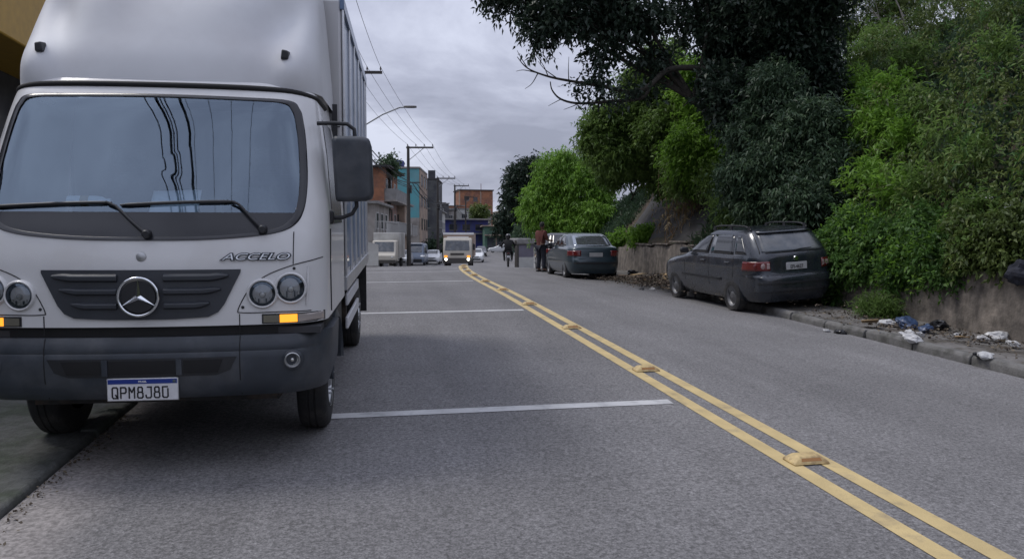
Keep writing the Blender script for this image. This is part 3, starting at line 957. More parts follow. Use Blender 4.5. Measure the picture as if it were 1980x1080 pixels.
for u0 in (-.21, .21):
    patch([(u0 - .016, .73), (u0 + .016, .73), (u0 + .016, .632), (u0 - .016, .632)], .012, 'intake_rib', 'bumper_grey', bumper, thick=.01, f=bfy)
for sgn in (-1, 1):
    u0, z0 = sgn * .862, .70
    fl = empty('fog_light', (u0, bfy(u0, z0) - .003, z0), (0, 0, math.atan(2 * .09 * u0)))
    fl.parent = truck
    MB().lathe([(-.004, .046), (-.012, .052), (-.006, .062), (.01, .066)], 'y', (0, 0, 0), 28, cap=False).build('bezel', 'bumper_grey', fl, smooth=60)
    MB().lathe([(-.012, .048), (-.016, .043), (-.010, .038), (.0, .036)], 'y', (0, 0, 0), 28, cap=False).build('rim', 'steel', fl, smooth=60)
    MB().lathe([(-.004, .04), (.01, .03), (.016, .012), (-.006, .01), (-.01, 0)], 'y', (0, 0, 0), 28, cap=False).build('reflector', 'lamp_reflector', fl, smooth=50)
    MB().tube([(sgn * .556, bfy(.556, z) - .001, z) for z in (.49, .6, .7, .8, .855)], .0032, 6).build('panel_gap', 'black_gap', truck)

# licence plate
lp = MB().box(-.2, .2, bfy(0, .55) - .016, bfy(0, .55) - .010, .484, .616).build('licence_plate', 'plate_white', truck, bevel=.004)
ypl = bfy(0, .55) - .016
MB().box(-.2035, .2035, ypl + .002, ypl + .014, .4805, .6195).build('plate_frame', 'steel', lp, bevel=.003)
MB().box(-.196, .196, ypl - .0015, ypl, .585, .613).build('plate_band', 'plate_blue', lp)
GL = {'Q': [[(0, .18), (0, 1.42), (.18, 1.6), (.72, 1.6), (.9, 1.42), (.9, .18), (.72, 0), (.18, 0), (0, .18)], [(.55, .5), (.95, -.05)]], 'P': [[(0, 0), (0, 1.6), (.7, 1.6), (.9, 1.4), (.9, .95), (.7, .75), (0, .75)]],
      'M': [[(0, 0), (0, 1.6), (.45, .85), (.9, 1.6), (.9, 0)]], '8': [[(.2, .85), (.08, 1.0), (.08, 1.45), (.22, 1.6), (.68, 1.6), (.82, 1.45), (.82, 1.0), (.7, .85), (.2, .85), (0, .68), (0, .17), (.18, 0), (.72, 0), (.9, .17), (.9, .68), (.7, .85)]],
      'J': [[(.25, 1.6), (.9, 1.6), (.9, .2), (.72, 0), (.15, 0), (0, .18), (0, .4)]], '0': [[(0, .15), (0, 1.6), (.82, 1.6)], [(.9, 1.3), (.9, .18), (.72, 0), (.18, 0), (0, .18)]]}
num = MB()
for q, ch in enumerate('QPM8J80'):
    for line in GL[ch]:
        for (xa, za), (xb, zb_) in zip(line, line[1:]):
            s1 = .0405
            a_, b_ = Vector((-.172 + q * .0475 + xa * .033, 0, .500 + za * s1)), Vector((-.172 + q * .0475 + xb * .033, 0, .500 + zb_ * s1))
            dd_ = (b_ - a_).normalized(); nn_ = Vector((-dd_.z, 0, dd_.x)) * .0042
            a_ -= dd_ * .003; b_ += dd_ * .003
            f0, f1 = Vector((0, ypl - .0018, 0)), Vector((0, ypl - .0002, 0))
            num.add([a_ + nn_ + f0, b_ + nn_ + f0, b_ - nn_ + f0, a_ - nn_ + f0, a_ + nn_ + f1, b_ + nn_ + f1, b_ - nn_ + f1, a_ - nn_ + f1], [(0, 1, 2, 3), (0, 4, 5, 1), (1, 5, 6, 2), (2, 6, 7, 3), (3, 7, 4, 0)])
num.build('plate_number', 'ink', lp)
text_part('plate_country', 'BRASIL', .011, 'plate_white', lp, (0, ypl - .002, .593), bold=.0006, depth=.0008)
MB().box(.172, .19, ypl - .003, ypl - .0015, .590, .608).build('plate_flag', 'pale_glass', lp)

# mirrors on black arms
for sgn in (1, -1):
    mr = empty('wing_mirror', (sgn * 1.04, .55, 1.9))
    mr.parent = truck
    prof = [(.075, -.22), (.06, -.205), (.04, .19), (.06, .215), (.24, .215), (.285, .20), (.30, .15), (.31, -.16), (.30, -.20), (.26, -.215)]
    front = [(sgn * a, -.05, b) for a, b in prof]
    cA, cB = .175, 0.0
    MB().loft([[(sgn * (cA + (a - cA) * .86), -.075, cB + (b - cB) * .9) for a, b in prof], front, [(sgn * a, .05, b) for a, b in prof], [(sgn * (cA + (a - cA) * .93), .075, cB + (b - cB) * .95) for a, b in prof]]).build('mirror_housing', 'bumper_grey', mr, smooth=50, bevel=.012, seg=3)
    MB().tube([(sgn * -.06, .02, .30), (sgn * .05, .02, .305), (sgn * .14, .02, .30), (sgn * .185, .02, .265), (sgn * .19, .02, .2)], .0135, 8).build('upper_arm', 'black_plastic', mr, smooth=60)
    MB().tube([(sgn * .02, .02, -.33), (sgn * .1, .02, -.325), (sgn * .165, .02, -.30), (sgn * .195, .02, -.25), (sgn * .19, .02, -.18)], .0135, 8).build('lower_arm', 'black_plastic', mr, smooth=60)
    MB().box(sgn * .0 - .045, sgn * .0 + .045, -.03, .05, -.37, -.28).build('arm_bracket', 'black_plastic', mr, bevel=.012)
    # side window and door gap
    b = MB().grid(lambda t, s: ((lambda z: (sgn * (thw(z) + .004), (.62 + .36 * (z - 1.5)) + t * (1.5 - .62 - .36 * (z - 1.5)), z))(1.53 + .73 * s)), [i / 6 for i in range(7)], [i / 6 for i in range(7)])
    b.build('side_window', 'frit', truck, smooth=60)
    MB().tube([(sgn * 1.063, .52, 1.50), (sgn * 1.063, .50, 1.2), (sgn * 1.063, .52, .95)], .005, 6).build('panel_gap', 'black_gap', truck)

# roof fairing: deep moulded wind deflector
_fy0 = smooth_table([2.40, 2.46, 2.6, 2.8, 3.0, 3.2, 3.36, 3.42], [.57, .578, .61, .70, .82, .98, 1.16, 1.3])


def fhw(wz): return interp(wz, [2.40, 2.55, 2.75, 2.95, 3.2, 3.42], [.985, .98, .965, .95, .93, .90])


def ffy(u, wz):
    a = abs(u)
    y = fy(u, wz, fhw, _fy0, .26, .12)
    t = (wz - 2.44) / .95
    # side cheeks stand forward low down, the middle panel is dished higher up
    y -= .085 * math.exp(-((a - .84) / .12) ** 2) * math.exp(-((wz - 2.56) / .17) ** 2)
    y += .13 * math.exp(-((a - .74) / .13) ** 2) * math.exp(-((wz - 2.95 - .35 * (a - .74)) / .21) ** 2)
    y -= .05 * math.exp(-((a - .42) / .2) ** 2) * math.exp(-((wz - 3.12) / .2) ** 2)
    return y


fr_rings = []
for i in range(40):
    z = 2.425 + .995 * i / 39
    base = uring(z, 1.80, fhw, _fy0, .26, .12, nf=60)
    fr_rings.append([(p[0], ffy(p[0], z) if (5 <= k < len(base) - 5) else p[1], p[2]) for k, p in enumerate(base)])
fa = MB().loft(fr_rings, cap=False, closed=False)
nn = len(fr_rings[0])
fa.f.append(tuple(range((len(fr_rings) - 1) * nn, len(fr_rings) * nn)))
fairing = fa.build('roof_fairing', 'fairing_white', truck, smooth=60, fix=False)
for sgn in (-1, 1):
    MB().loft([[(sgn * (.765 + a * .75), ffy(.765, 2.66) - .045, 2.66 + b * .8) for a, b in ((-.03, -.038), (.03, -.038), (.032, .03), (-.02, .04))],
               [(sgn * (.765 + a), ffy(.765, 2.66) + .03, 2.66 + b) for a, b in ((-.03, -.038), (.03, -.038), (.032, .03), (-.02, .04))]]).build('marker_lamp', 'black_plastic', fairing, bevel=.008)

# cargo box
BX, BY0, BY1, BZ0, BZ1 = 1.05, 1.87, 5.75, 1.0, 3.36
box = MB().box(-BX, BX, BY0, BY1, BZ0, BZ1).build('cargo_box', 'box_white', truck, bevel=.025)
MB().box(BX, BX + .006, BY0 + .05, BY1 - .04, BZ0 + .12, BZ1 - .1).build('side_skin', 'box_blue', box)
for y in [BY0 + .03, BY0 + .75, BY0 + 1.45, BY0 + 2.15, BY0 + 2.85, BY1 - .35, BY1 - .06]:
    MB().box(BX + .004, BX + .022, y - .03, y + .03, BZ0 + .02, BZ1 - .01).build('side_post', 'alu', box, bevel=.004)
MB().box(BX - .01, BX + .026, BY0 - .01, BY1 + .01, BZ1 - .09, BZ1 + .008).build('top_rail', 'box_blue', box, bevel=.005)
MB().box(BX - .01, BX + .026, BY0 - .01, BY1 + .01, BZ0 - .05, BZ0 + .07).build('bottom_rail', 'alu', box, bevel=.005)
MB().tube([(-BX + .02, BY0 - .004, 2.32), (BX - .02, BY0 - .004, 2.32)], .004, 6).build('front_seam', 'black_gap', box)

# chassis, tank, side guard, wheels
MB().box(-.42, -.34, .5, 5.7, .58, .78).box(.34, .42, .5, 5.7, .58, .78).box(-.42, .42, 1.0, 1.1, .45, .6).box(-.8, .8, 1.05, 1.17, .34, .44).box(-.9, .9, .5, 1.7, .62, .85).build('chassis', 'chassis', truck)
MB().box(-.74, .74, .32, 1.75, .40, .86).box(-.95, .95, 1.62, 1.68, .25, .9).box(-.9, .9, 1.75, 4.2, .55, .98).build('underbody_light_block', 'chassis', truck)  # dark boxes added to block light under the truck
MB().box(.62, .98, 1.75, 2.45, .48, .92).build('fuel_tank', 'black_plastic', truck, bevel=.06, seg=3)
MB().box(.55, .9, 1.72, 1.9, .86, .99).build('step_bracket', 'rust', truck, bevel=.02)
for z in (.52, .74):
    MB().box(1.0, 1.03, 2.55, 4.25, z, z + .11).build('side_guard_rail', 'plate_white', truck, bevel=.01)
for y in (2.75, 4.05):
    MB().box(.95, .998, y - .03, y + .03, .5, 1.0).build('guard_post', 'chassis', truck)


def truck_wheel(u, y, sgn, dual=False, dz=0.0):
    wr = .382
    rt = empty('wheel', (u, y, wr + dz))
    rt.parent = truck
    prof = [(-.105, .21), (-.108, .30), (-.10, .35), (-.075, .376), (-.03, .382), (-.026, .374), (-.018, .374), (-.014, .383), (.014, .383), (.018, .374), (.026, .374), (.03, .382), (.075, .376), (.10, .35), (.108, .30), (.105, .21)]
    MB().lathe(prof, 'x', (0, 0, 0), 40, cap=False).build('tyre', 'rubber', rt, smooth=40)
    s = sgn
    MB().lathe([(s * .10, .215), (s * .108, .225), (s * .095, .205), (s * .03, .19), (s * .02, .12), (s * .05, .10), (s * .09, .085), (s * .11, .07), (s * .115, 0)], 'x', (0, 0, 0), 32, cap=False).build('rim', 'steel', rt, smooth=40)
    for k in range(6):
        a = 2 * math.pi * k / 6
        MB().lathe([(s * .03, .016), (s * .075, .015), (s * .08, .01), (s * .12, .009), (s * .12, 0)], 'x', (0, .135 * math.cos(a), .135 * math.sin(a)), 8, cap=False).build('wheel_nut', 'alu', rt)
    return rt


truck_wheel(.89, 1.1, 1)
truck_wheel(-.89, 1.1, -1, dz=.015)
for sgn in (-1, 1):
    truck_wheel(.90 * sgn, 4.7, sgn)
    truck_wheel(.66 * sgn, 4.7, -sgn)
    # mudguards over the front wheels
    arc = [(1.1 + .46 * math.cos(t), .42 + .46 * math.sin(t)) for t in [R(10 + 160 * k / 14) for k in range(15)]]
    b = MB()
    b.loft([[(sgn * .74, y, z), (sgn * 1.045, y, z), (sgn * 1.06, y, z - .05), (sgn * 1.04, y + (1.1 - y) * .05, z - .05), (sgn * .74, y + (1.1 - y) * .05, z - .03)] for y, z in arc])
    b.build('mudguard', 'bumper_grey', truck, smooth=40)
    MB().box(sgn * .9 - .17, sgn * .9 + .17, 5.25, 5.265, .35, .95).build('mud_flap', 'rubber', truck)

# things lying on the dashboard, seen through the windscreen
TM = Matrix.Translation(truck.location) @ truck.rotation_euler.to_matrix().to_4x4()
sheet = MB().grid(lambda a, b: (a, b, .006 * math.sin(a * 14) + .004 * math.sin(b * 20)), [-.15 + .03 * i for i in range(11)], [-.1, -.03, .03, .1]).build('paper_sheet', 'paper', smooth=60, solid=.001)
sheet.matrix_world = TM @ Matrix.Translation((.1, .44, 1.668)) @ Matrix.Rotation(R(48), 4, 'X')
tag(sheet, 'white paper sheet lying on the dashboard behind the truck windscreen', 'paper')
bo = empty('bottle', (0, 0, 0), label='clear bottle lying on the dashboard behind the truck windscreen', cat='bottle')
MB().lathe([(-.13, .0), (-.13, .03), (-.12, .034), (.03, .034), (.07, .03), (.1, .014), (.105, .014)], 'x', (0, 0, 0), 18, cap=False).build('bottle_body', 'paper', bo, smooth=50)
MB().lathe([(-.05, .0352), (.0, .0352)], 'x', (0, 0, 0), 18, cap=False).build('label_band', 'cardboard', bo)
MB().lathe([(.1, .0), (.1, .016), (.125, .016), (.125, 0)], 'x', (0, 0, 0), 14, cap=False).build('cap', 'paper', bo)
bo.matrix_world = TM @ Matrix.Translation((-.40, .40, 1.672))
# ------------------------------------------------------------------ cars
mat('glass_dark', (0.012, 0.014, 0.017), 0.06, 0.0, spec=0.9, var=0.3, vscale=3)
mat('glass_dusty', (0.05, 0.06, 0.072), 0.16, 0.0, spec=0.8, var=0.3, vscale=3, col2=(0.10, 0.105, 0.11), c2scale=2.5)


class Car:
    """body as a stack of rounded plan outlines; y = 0 at the rear bumper, +y to the nose"""

    def __init__(s, zr, yr, zf, yf, zw, hw, n=6.5):
        s.yr, s.yf, s.hw = smooth_table(zr, yr), smooth_table(zf, yf), smooth_table(zw, hw)
        s.n = n

    def cl(s, z):
        a, b = s.yr(z), s.yf(z)
        return (a + b) / 2, (b - a) / 2

    def side(s, y, z, sg, off=0.0):
        c, h = s.cl(z)
        t = min(abs((y - c) / h), .999)
        return (sg * (s.hw(z) * (1 - t ** s.n) ** (1 / s.n) + off), y, z)

    def end(s, u, z, sg, off=0.0):
        """sg = -1 rear, +1 front"""
        c, h = s.cl(z)
        t = min(abs(u / s.hw(z)), .999)
        return (u, c + sg * (h * (1 - t ** s.n) ** (1 / s.n) + off), z)

    def ring(s, z, m=15):
        c, h = s.cl(z)
        w_ = s.hw(z)
        q = []
        for i in range(m + 1):
            a = i / m
            # even spacing of the side, then of the end
            q.append((w_ * (1 - min(a * .93, 1) ** s.n) ** (1 / s.n), a * .93 * h))
        for i in range(1, m + 1):
            u = q[m][0] * (1 - i / m)
            q.append((u, h * (1 - (u / w_) ** s.n) ** (1 / s.n)))
        pts = [(a, c + b, z) for a, b in q]
        pts += [(-a, c + b, z) for a, b in q[-2::-1]]
        pts += [(-a, c - b, z) for a, b in q[1:]]
        pts += [(a, c - b, z) for a, b in q[-2:0:-1]]
        return pts

    def spatch(s, name, m, parent, sg, bot, top, off=.006, n=6):
        """patch on a side: bot/top = (y0, y1, z)"""
        b = MB().grid(lambda t, k: (lambda z, a, c: s.side(a + (c - a) * t, z, sg, off))(bot[2] + (top[2] - bot[2]) * k, bot[0] + (top[0] - bot[0]) * k, bot[1] + (top[1] - bot[1]) * k),
                      [i / n for i in range(n + 1)], [i / n for i in range(n + 1)])
        return b.build(name, m, parent, smooth=60, solid=off)

    def epatch(s, name, m, parent, sg, u0, u1, z0, z1, off=.006, n=8, taper=0.0):
        b = MB().grid(lambda t, k: (lambda z, a, c: s.end(a + (c - a) * t, z, sg, off))(z0 + (z1 - z0) * k, u0 + taper * k, u1 - taper * k),
                      [i / n for i in range(n + 1)], [i / n for i in range(n + 1)])
        return b.build(name, m, parent, smooth=60, solid=off)

    def corner(s, name, m, parent, sx, sg, u0, yd, z0, z1, off=.007, zs=0.0):
        """lamp wrapping round a corner, from across = u0 on the end to yd along the side"""
        def pt(t, k):
            z = z0 + (z1 - z0) * k
            if t <= .5:
                u = u0 + (s.hw(z) * .93 - u0) * t / .5
                p = s.end(u, z, sg, off)
                return (sx * p[0], p[1], p[2])
            c, h = s.cl(z)
            uu = s.hw(z) * .93
            ye = s.end(uu, z, sg, 0)[1]
            y = ye + (-sg) * (t - .5) / .5 * yd
            return s.side(y, z + zs * (t - .5), sx, off)
        return MB().grid(pt, [i / 14 for i in range(15)], [i / 5 for i in range(6)]).build(name, m, parent, smooth=60, solid=off)

    def body(s, parent, m, wheels=None, zs=None, cut=.36, half=.9):
        rings = [s.ring(z) for z in zs]
        o = MB().loft(rings).build('body', m, parent, smooth=32)
        if wheels:
            cut_b = MB()
            for y in wheels:
                for sg in (-1, 1):
                    cut_b.lathe([(sg * .52, cut), (sg * 1.2, cut)], 'x', (0, y, .29), 30)
            co = cut_b.build('cutter', m)
            md = o.modifiers.new('arches', 'BOOLEAN'); md.operation = 'DIFFERENCE'; md.object = co; md.solver = 'EXACT'
            dg = bpy.context.evaluated_depsgraph_get()
            me = bpy.data.meshes.new_from_object(o.evaluated_get(dg))
            o.modifiers.clear()
            o.data = me
            bpy.data.objects.remove(co)
            me.polygons.foreach_set('use_smooth', [True] * len(me.polygons))
            me.set_sharp_from_angle(angle=R(32))
        return o


def car_wheel(parent, x, y, r, sg, width=.185, rim='rim_dark', flat=0.0):
    rt = empty('wheel', (x, y, r - flat))
    rt.parent = parent
    hw_ = width / 2
    prof = [(-hw_, r * .62), (-hw_ * 1.04, r * .84), (-hw_ * .85, r * .97), (-hw_ * .4, r), (hw_ * .4, r), (hw_ * .85, r * .97), (hw_ * 1.04, r * .84), (hw_, r * .62)]
    t = MB().lathe(prof, 'x', (0, 0, 0), 32, cap=False)
    if flat:
        t.v = [(a * (1.12 if c < -r * .7 else 1), b, max(c, -(r - flat) + .002)) for a, b, c in t.v]
    t.build('tyre', 'rubber', rt, smooth=40)
    s_ = sg
    MB().lathe([(s_ * hw_ * .95, r * .64), (s_ * hw_ * 1.0, r * .67), (s_ * hw_ * .85, r * .58), (s_ * hw_ * .5, r * .5), (s_ * hw_ * .55, r * .3), (s_ * hw_ * .8, r * .22), (s_ * hw_ * .85, 0)], 'x', (0, 0, 0), 24, cap=False).build('rim', rim, rt, smooth=40)
    return rt


def lin(a, b, n): return [a + (b - a) * i / n for i in range(n + 1)]


HATCH = dict(zr=[.18, .30, .42, .56, .64, .66, .74, .95, 1.04, 1.2, 1.36, 1.42, 1.455, 1.475], yr=[.12, .05, .01, .0, .025, .055, .07, .085, .12, .25, .40, .48, .62, 1.0],
             zf=[.18, .30, .45, .62, .72, .80, .87, .93, .99, 1.2, 1.38, 1.44, 1.475], yf=[4.02, 4.12, 4.18, 4.15, 4.08, 3.9, 3.55, 3.15, 2.98, 2.55, 2.14, 1.95, 1.6],
             zw=[.18, .26, .40, .56, .75, .92, 1.0, 1.2, 1.36, 1.43, 1.46, 1.475], hw=[.74, .79, .815, .83, .832, .815, .785, .72, .655, .60, .50, .30])
ZS = [.18, .22, .28, .36, .44, .52, .58, .62, .64, .655, .67, .72, .76, .80, .84, .88, .91, .94, .97, 1.0, 1.04, 1.1, 1.17, 1.24, 1.31, 1.36, 1.40, 1.43, 1.45, 1.465, 1.475]


def wagon(loc, rot, label):
    root = empty('parked_car', loc, rot, label, 'car')
    c = Car(**HATCH)
    c.body(root, 'car_grey', (.89, 3.35), ZS)
    for sg in (-1, 1):
        c.spatch('rear_quarter_window', 'glass_dark', root, sg, (.42, .78, 1.02), (.72, .86, 1.34))
        c.spatch('rear_door_window', 'glass_dark', root, sg, (.84, 1.72, 1.005), (.93, 1.70, 1.355))
        c.spatch('front_door_window', 'glass_dark', root, sg, (1.80, 2.86, .995), (1.77, 2.24, 1.355))
        c.spatch('window_strip', 'car_grey', root, sg, (.5, 2.9, .975), (.5, 2.9, .99), off=.01, n=12)
        for y in (.80, 1.76, 2.82):
            b = MB().tube([c.side(y + (.09 if y < 1 else 0) * max(0, (.7 - z) / .3), z, sg, .0) for z in lin(.40 if y > 1 else .6, .97, 8)], .004, 5)
            b.build('door_gap', 'black_gap', root)
        for y in (1.0, 1.98):
            p = c.side(y, .865, sg, .012)
            MB().box(p[0] - .014, p[0] + .014, y - .09, y + .09, .85, .88).build('door_handle', 'car_grey', root, bevel=.01)
        c.spatch('side_trim', 'black_plastic', root, sg, (1.25, 2.95, .52), (1.25, 2.95, .565), off=.014, n=10)
        tl = c.corner('tail_light', 'tail_red', root, sg, -1, .50, .16, .74, .90, off=.012)
        for u0, r0, mm in ((.615, .05, 'tail_clear'), (.71, .055, 'tail_red')):
            p = c.end(u0, .82, -1, .014)
            MB().lathe([(-.012, 0), (-.01, r0 * .7), (0, r0)], 'y', (sg * p[0], p[1], p[2]), 18, cap=False).build('lamp_circle', mm, tl, smooth=50)
        c.epatch('lamp_inner', 'tail_clear', tl, -1, sg * .51, sg * .56, .77, .87, off=.017)
        mr = MB().loft([[(sg * (.80 + a), 2.62 + b, .98 + z) for a, z in ((0, .0), (.17, .005), (.19, .06), (.16, .12), (.02, .11))] for b in (0, .09)]).build('wing_mirror', 'black_plastic', root, bevel=.025, seg=3)
        # roof rail on short feet
        rl = MB().tube([(sg * .555, 2.0 - (2.0 - .58) * t, 1.515 - .075 * abs(2 * t - 1) ** 6) for t in lin(0, 1, 18)], .016, 8).build('roof_rail', 'black_plastic', root, smooth=60)
        for y in (.64, 1.3, 1.94):
            MB().box(sg * .555 - .015, sg * .555 + .015, y - .04, y + .04, 1.42, 1.505).build('rail_foot', 'black_plastic', rl)
        car_wheel(root, sg * .735, .89, .305, sg, flat=.05)
        car_wheel(root, sg * .735, 3.35, .305, sg, flat=.05)
    rw = c.epatch('rear_window', 'glass_dusty', root, -1, -.60, .60, 1.06, 1.36, off=.006, taper=.055, n=12)
    MB().tube([(.0, c.end(0, 1.07, -1, .02)[1], 1.065), (.12, c.end(.12, 1.09, -1, .025)[1], 1.085), (.34, c.end(.34, 1.10, -1, .022)[1], 1.095)], [.012, .008, .006], 6).build('rear_wiper', 'black_plastic', rw)
    MB().grid(lambda u, t: (u, c.end(u, 1.40, -1, 0)[1] - .07 * t, 1.415 - .02 * t), lin(-.53, .53, 8), [-.6, 0, 1]).build('roof_spoiler', 'car_grey', root, smooth=60, solid=.02)
    c.epatch('rear_windscreen_surround', 'black_plastic', root, -1, -.64, .64, 1.035, 1.375, off=.0025, taper=.055, n=12)
    c.epatch('windscreen', 'glass_dark', root, 1, -.66, .66, 1.0, 1.38, off=.006, taper=.07, n=12)
    bp = c.epatch('rear_bumper', 'car_grey', root, -1, -.74, .74, .36, .64, off=.02, n=16)
    c.epatch('bumper_strip', 'black_plastic', bp, -1, -.72, .72, .50, .535, off=.03, n=16)
    c.epatch('tailgate_gap', 'black_gap', root, -1, -.66, .66, .655, .664, off=.004, n=14)
    p = c.end(0, .80, -1, .01)
    pl = MB().box(-.2, .2, p[1] - .01, p[1] + .01, .735, .862).build('licence_plate', 'plate_grey', root, bevel=.003)
    text_part('plate_number', 'EFI-4627', .062, 'ink', pl, (0, p[1] - .011, .755), xs=.8, bold=.002, depth=.001)
    e = c.end(0, .925, -1, .008)
    MB().lathe([(-.012, .0), (-.012, .04), (0, .046)], 'y', e, 20, cap=False).build('round_badge', 'chrome', root, smooth=40)
    MB().tube([(.04, .95, 1.47), (.04, .80, 1.66)], [.006, .003], 6).build('aerial', 'black_plastic', root)
    return root


def place(off, Y, dz=0.0):
    return (cx(Y) + off, Y, surf(off, Y) + dz)


# dark grey estate hatchback, right wheels up on the pavement
wg = wagon((cx(12.35) + 4.66, 12.35, surf(4.0, 12.9) + .07), (math.atan(.03), R(-4.0), R(1.5)),
           'dusty dark grey hatchback with roof rails and flat tyres parked half on the right pavement')

SEDAN = dict(zr=[.18, .30, .42, .54, .60, .66, .80, .92, .96, .99, 1.1, 1.25, 1.34, 1.38, 1.40], yr=[.12, .05, .01, .0, .02, .05, .06, .09, .16, .50, .72, 1.0, 1.25, 1.5, 1.8],
             zf=[.18, .30, .45, .60, .70, .78, .85, .90, .96, 1.15, 1.30, 1.37, 1.40], yf=[4.0, 4.1, 4.15, 4.12, 4.05, 3.85, 3.5, 3.15, 2.98, 2.6, 2.25, 2.05, 1.85],
             zw=[.18, .26, .40, .56, .72, .88, .95, 1.1, 1.28, 1.35, 1.385, 1.40], hw=[.72, .77, .795, .805, .80, .785, .75, .70, .62, .55, .44, .25])
ZS2 = [.18, .22, .28, .36, .44, .52, .58, .60, .62, .66, .72, .78, .82, .86, .89, .92, .94, .96, .975, .99, 1.02, 1.06, 1.12, 1.19, 1.26, 1.30, 1.34, 1.365, 1.385, 1.395, 1.40]


def simple_car(name, loc, rot, label, spec, zs, paint, windows='glass_dark', cat='car', lamps='tail', group=None, rails=False, plate=False, arches=True, rim='rim_dark', rear_glass=None):
    """saloon or hatchback for the middle and far distance"""
    root = empty(name, loc, rot, label, cat, group)
    c = Car(**spec)
    top = zs[-1]
    zb = spec['zw'][np.searchsorted(spec['zw'], .94)] if True else .96
    c.body(root, paint, (.85, 3.3) if arches else None, zs, cut=.34)
    b0, b1 = zb + .05, top - .10
    yr0, yr1 = c.yr(b0), c.yr(b1)
    yf0, yf1 = c.yf(b0), c.yf(b1)
    for sg in (-1, 1):
        mid0, mid1 = (yr0 + yf0) / 2, (yr1 + yf1) / 2
        c.spatch('rear_door_window', 'glass_dark', root, sg, (yr0 + .35, mid0 - .04, b0), (yr1 + .22, mid0 - .04, b1))
        c.spatch('front_door_window', 'glass_dark', root, sg, (mid0 + .04, yf0 - .22, b0), (mid0 + .04, yf1 - .1, b1))
        c.corner('tail_light', 'tail_red', root, sg, -1, .45, .16, .70, .86, off=.01)
        c.corner('headlight', 'lamp_reflector', root, sg, 1, .42, .22, .58, .70, off=.01)
        MB().loft([[(sg * (.77 + a), 2.62 + b, zb + .02 + z) for a, z in ((0, .0), (.16, .005), (.18, .06), (.15, .11), (.02, .10))] for b in (0, .09)]).build('wing_mirror', paint if paint != 'car_petrol' else 'black_plastic', root, bevel=.02)
        for y in (.85, 3.3):
            car_wheel(root, sg * .70, y, .29, sg, rim=rim)
    c.epatch('rear_window', rear_glass or windows, root, -1, -.56, .56, b0, b1 + .03, off=.006, taper=.07, n=10)
    c.epatch('windscreen', windows, root, 1, -.62, .62, b0, b1 + .03, off=.006, taper=.08, n=10)
    c.epatch('front_grille', 'black_plastic', root, 1, -.36, .36, .55, .64, off=.006)
    c.epatch('rear_bumper_strip', 'black_plastic', root, -1, -.66, .66, .47, .52, off=.018, n=14)
    c.epatch('front_intake', 'black_plastic', root, 1, -.5, .5, .28, .40, off=.006)
    p = c.end(0, .74, -1, .008) if plate else c.end(0, .5, 1, .01)
    s_ = -1 if plate else 1
    MB().box(-.2, .2, p[1] - .008, p[1] + .008, p[2] - .06, p[2] + .06).build('licence_plate', 'plate_grey', root)
    return root


def road_rot(Y, flip=False, extra=0.0):
    return (math.atan(road_z(Y + 1.5) - road_z(Y - 1.5)) / 3 * (-1 if flip else 1), 0, -math.atan((cx(Y + 1) - cx(Y - 1)) / 2) + (math.pi if flip else 0) + R(extra))


# dark petrol saloon further up the right kerb, black hatchback beyond it
simple_car('parked_car', place(3.62, 21.9), road_rot(23.5, extra=1.5), 'petrol blue saloon with pale rear window parked by the stained wall', SEDAN, ZS2, 'car_petrol', plate=True, rear_glass='glass_mirror')
simple_car('parked_car', place(3.8, 27.6), road_rot(28.5), 'black hatchback parked just beyond the petrol blue saloon', HATCH, ZS, 'car_black')

# far vehicles beyond the crest
def far_d(px, d):
    p = at(px, HORIZON, d)
    return p.x, p.y


def far_car(px, d, label, spec, zs, paint, flip=True, name='parked_car', extra=0.0, dz=.03, **k):
    x, y = far_d(px, d)
    r = road_rot(y, flip, extra)
    # origin is at the rear bumper: put the end that faces the viewer at the measured place
    oy = 4.1 if flip else 0.0
    hd = math.atan((cx(y + 1) - cx(y - 1)) / 2)
    return simple_car(name, (x + oy * math.sin(hd), y + oy * math.cos(hd), surf(0, y) + dz), r, label, spec, zs, paint, arches=False, **k)


far_car(772, 66, 'pale silver car with blue nose reflections parked first in the left row', SEDAN, ZS2, 'car_silver', extra=0)
far_car(834, 76, 'white saloon parked third in the left row, beside the oncoming truck', SEDAN, ZS2, 'car_white')
far_car(920, 84, 'white car following behind the oncoming beige truck', HATCH, ZS, 'car_white', name='moving_car')
far_car(930, 112, 'dark car at the far end of the street in front of the blue wall', HATCH, ZS, 'car_black', name='moving_car')
x_, y_ = far_d(966, 138)
simple_car('parked_car', (x_ + 2.1, y_, surf(0, y_) + .03), (0, 0, R(82)), 'white car standing sideways across the far end of the street', HATCH, ZS, 'car_white', arches=False)


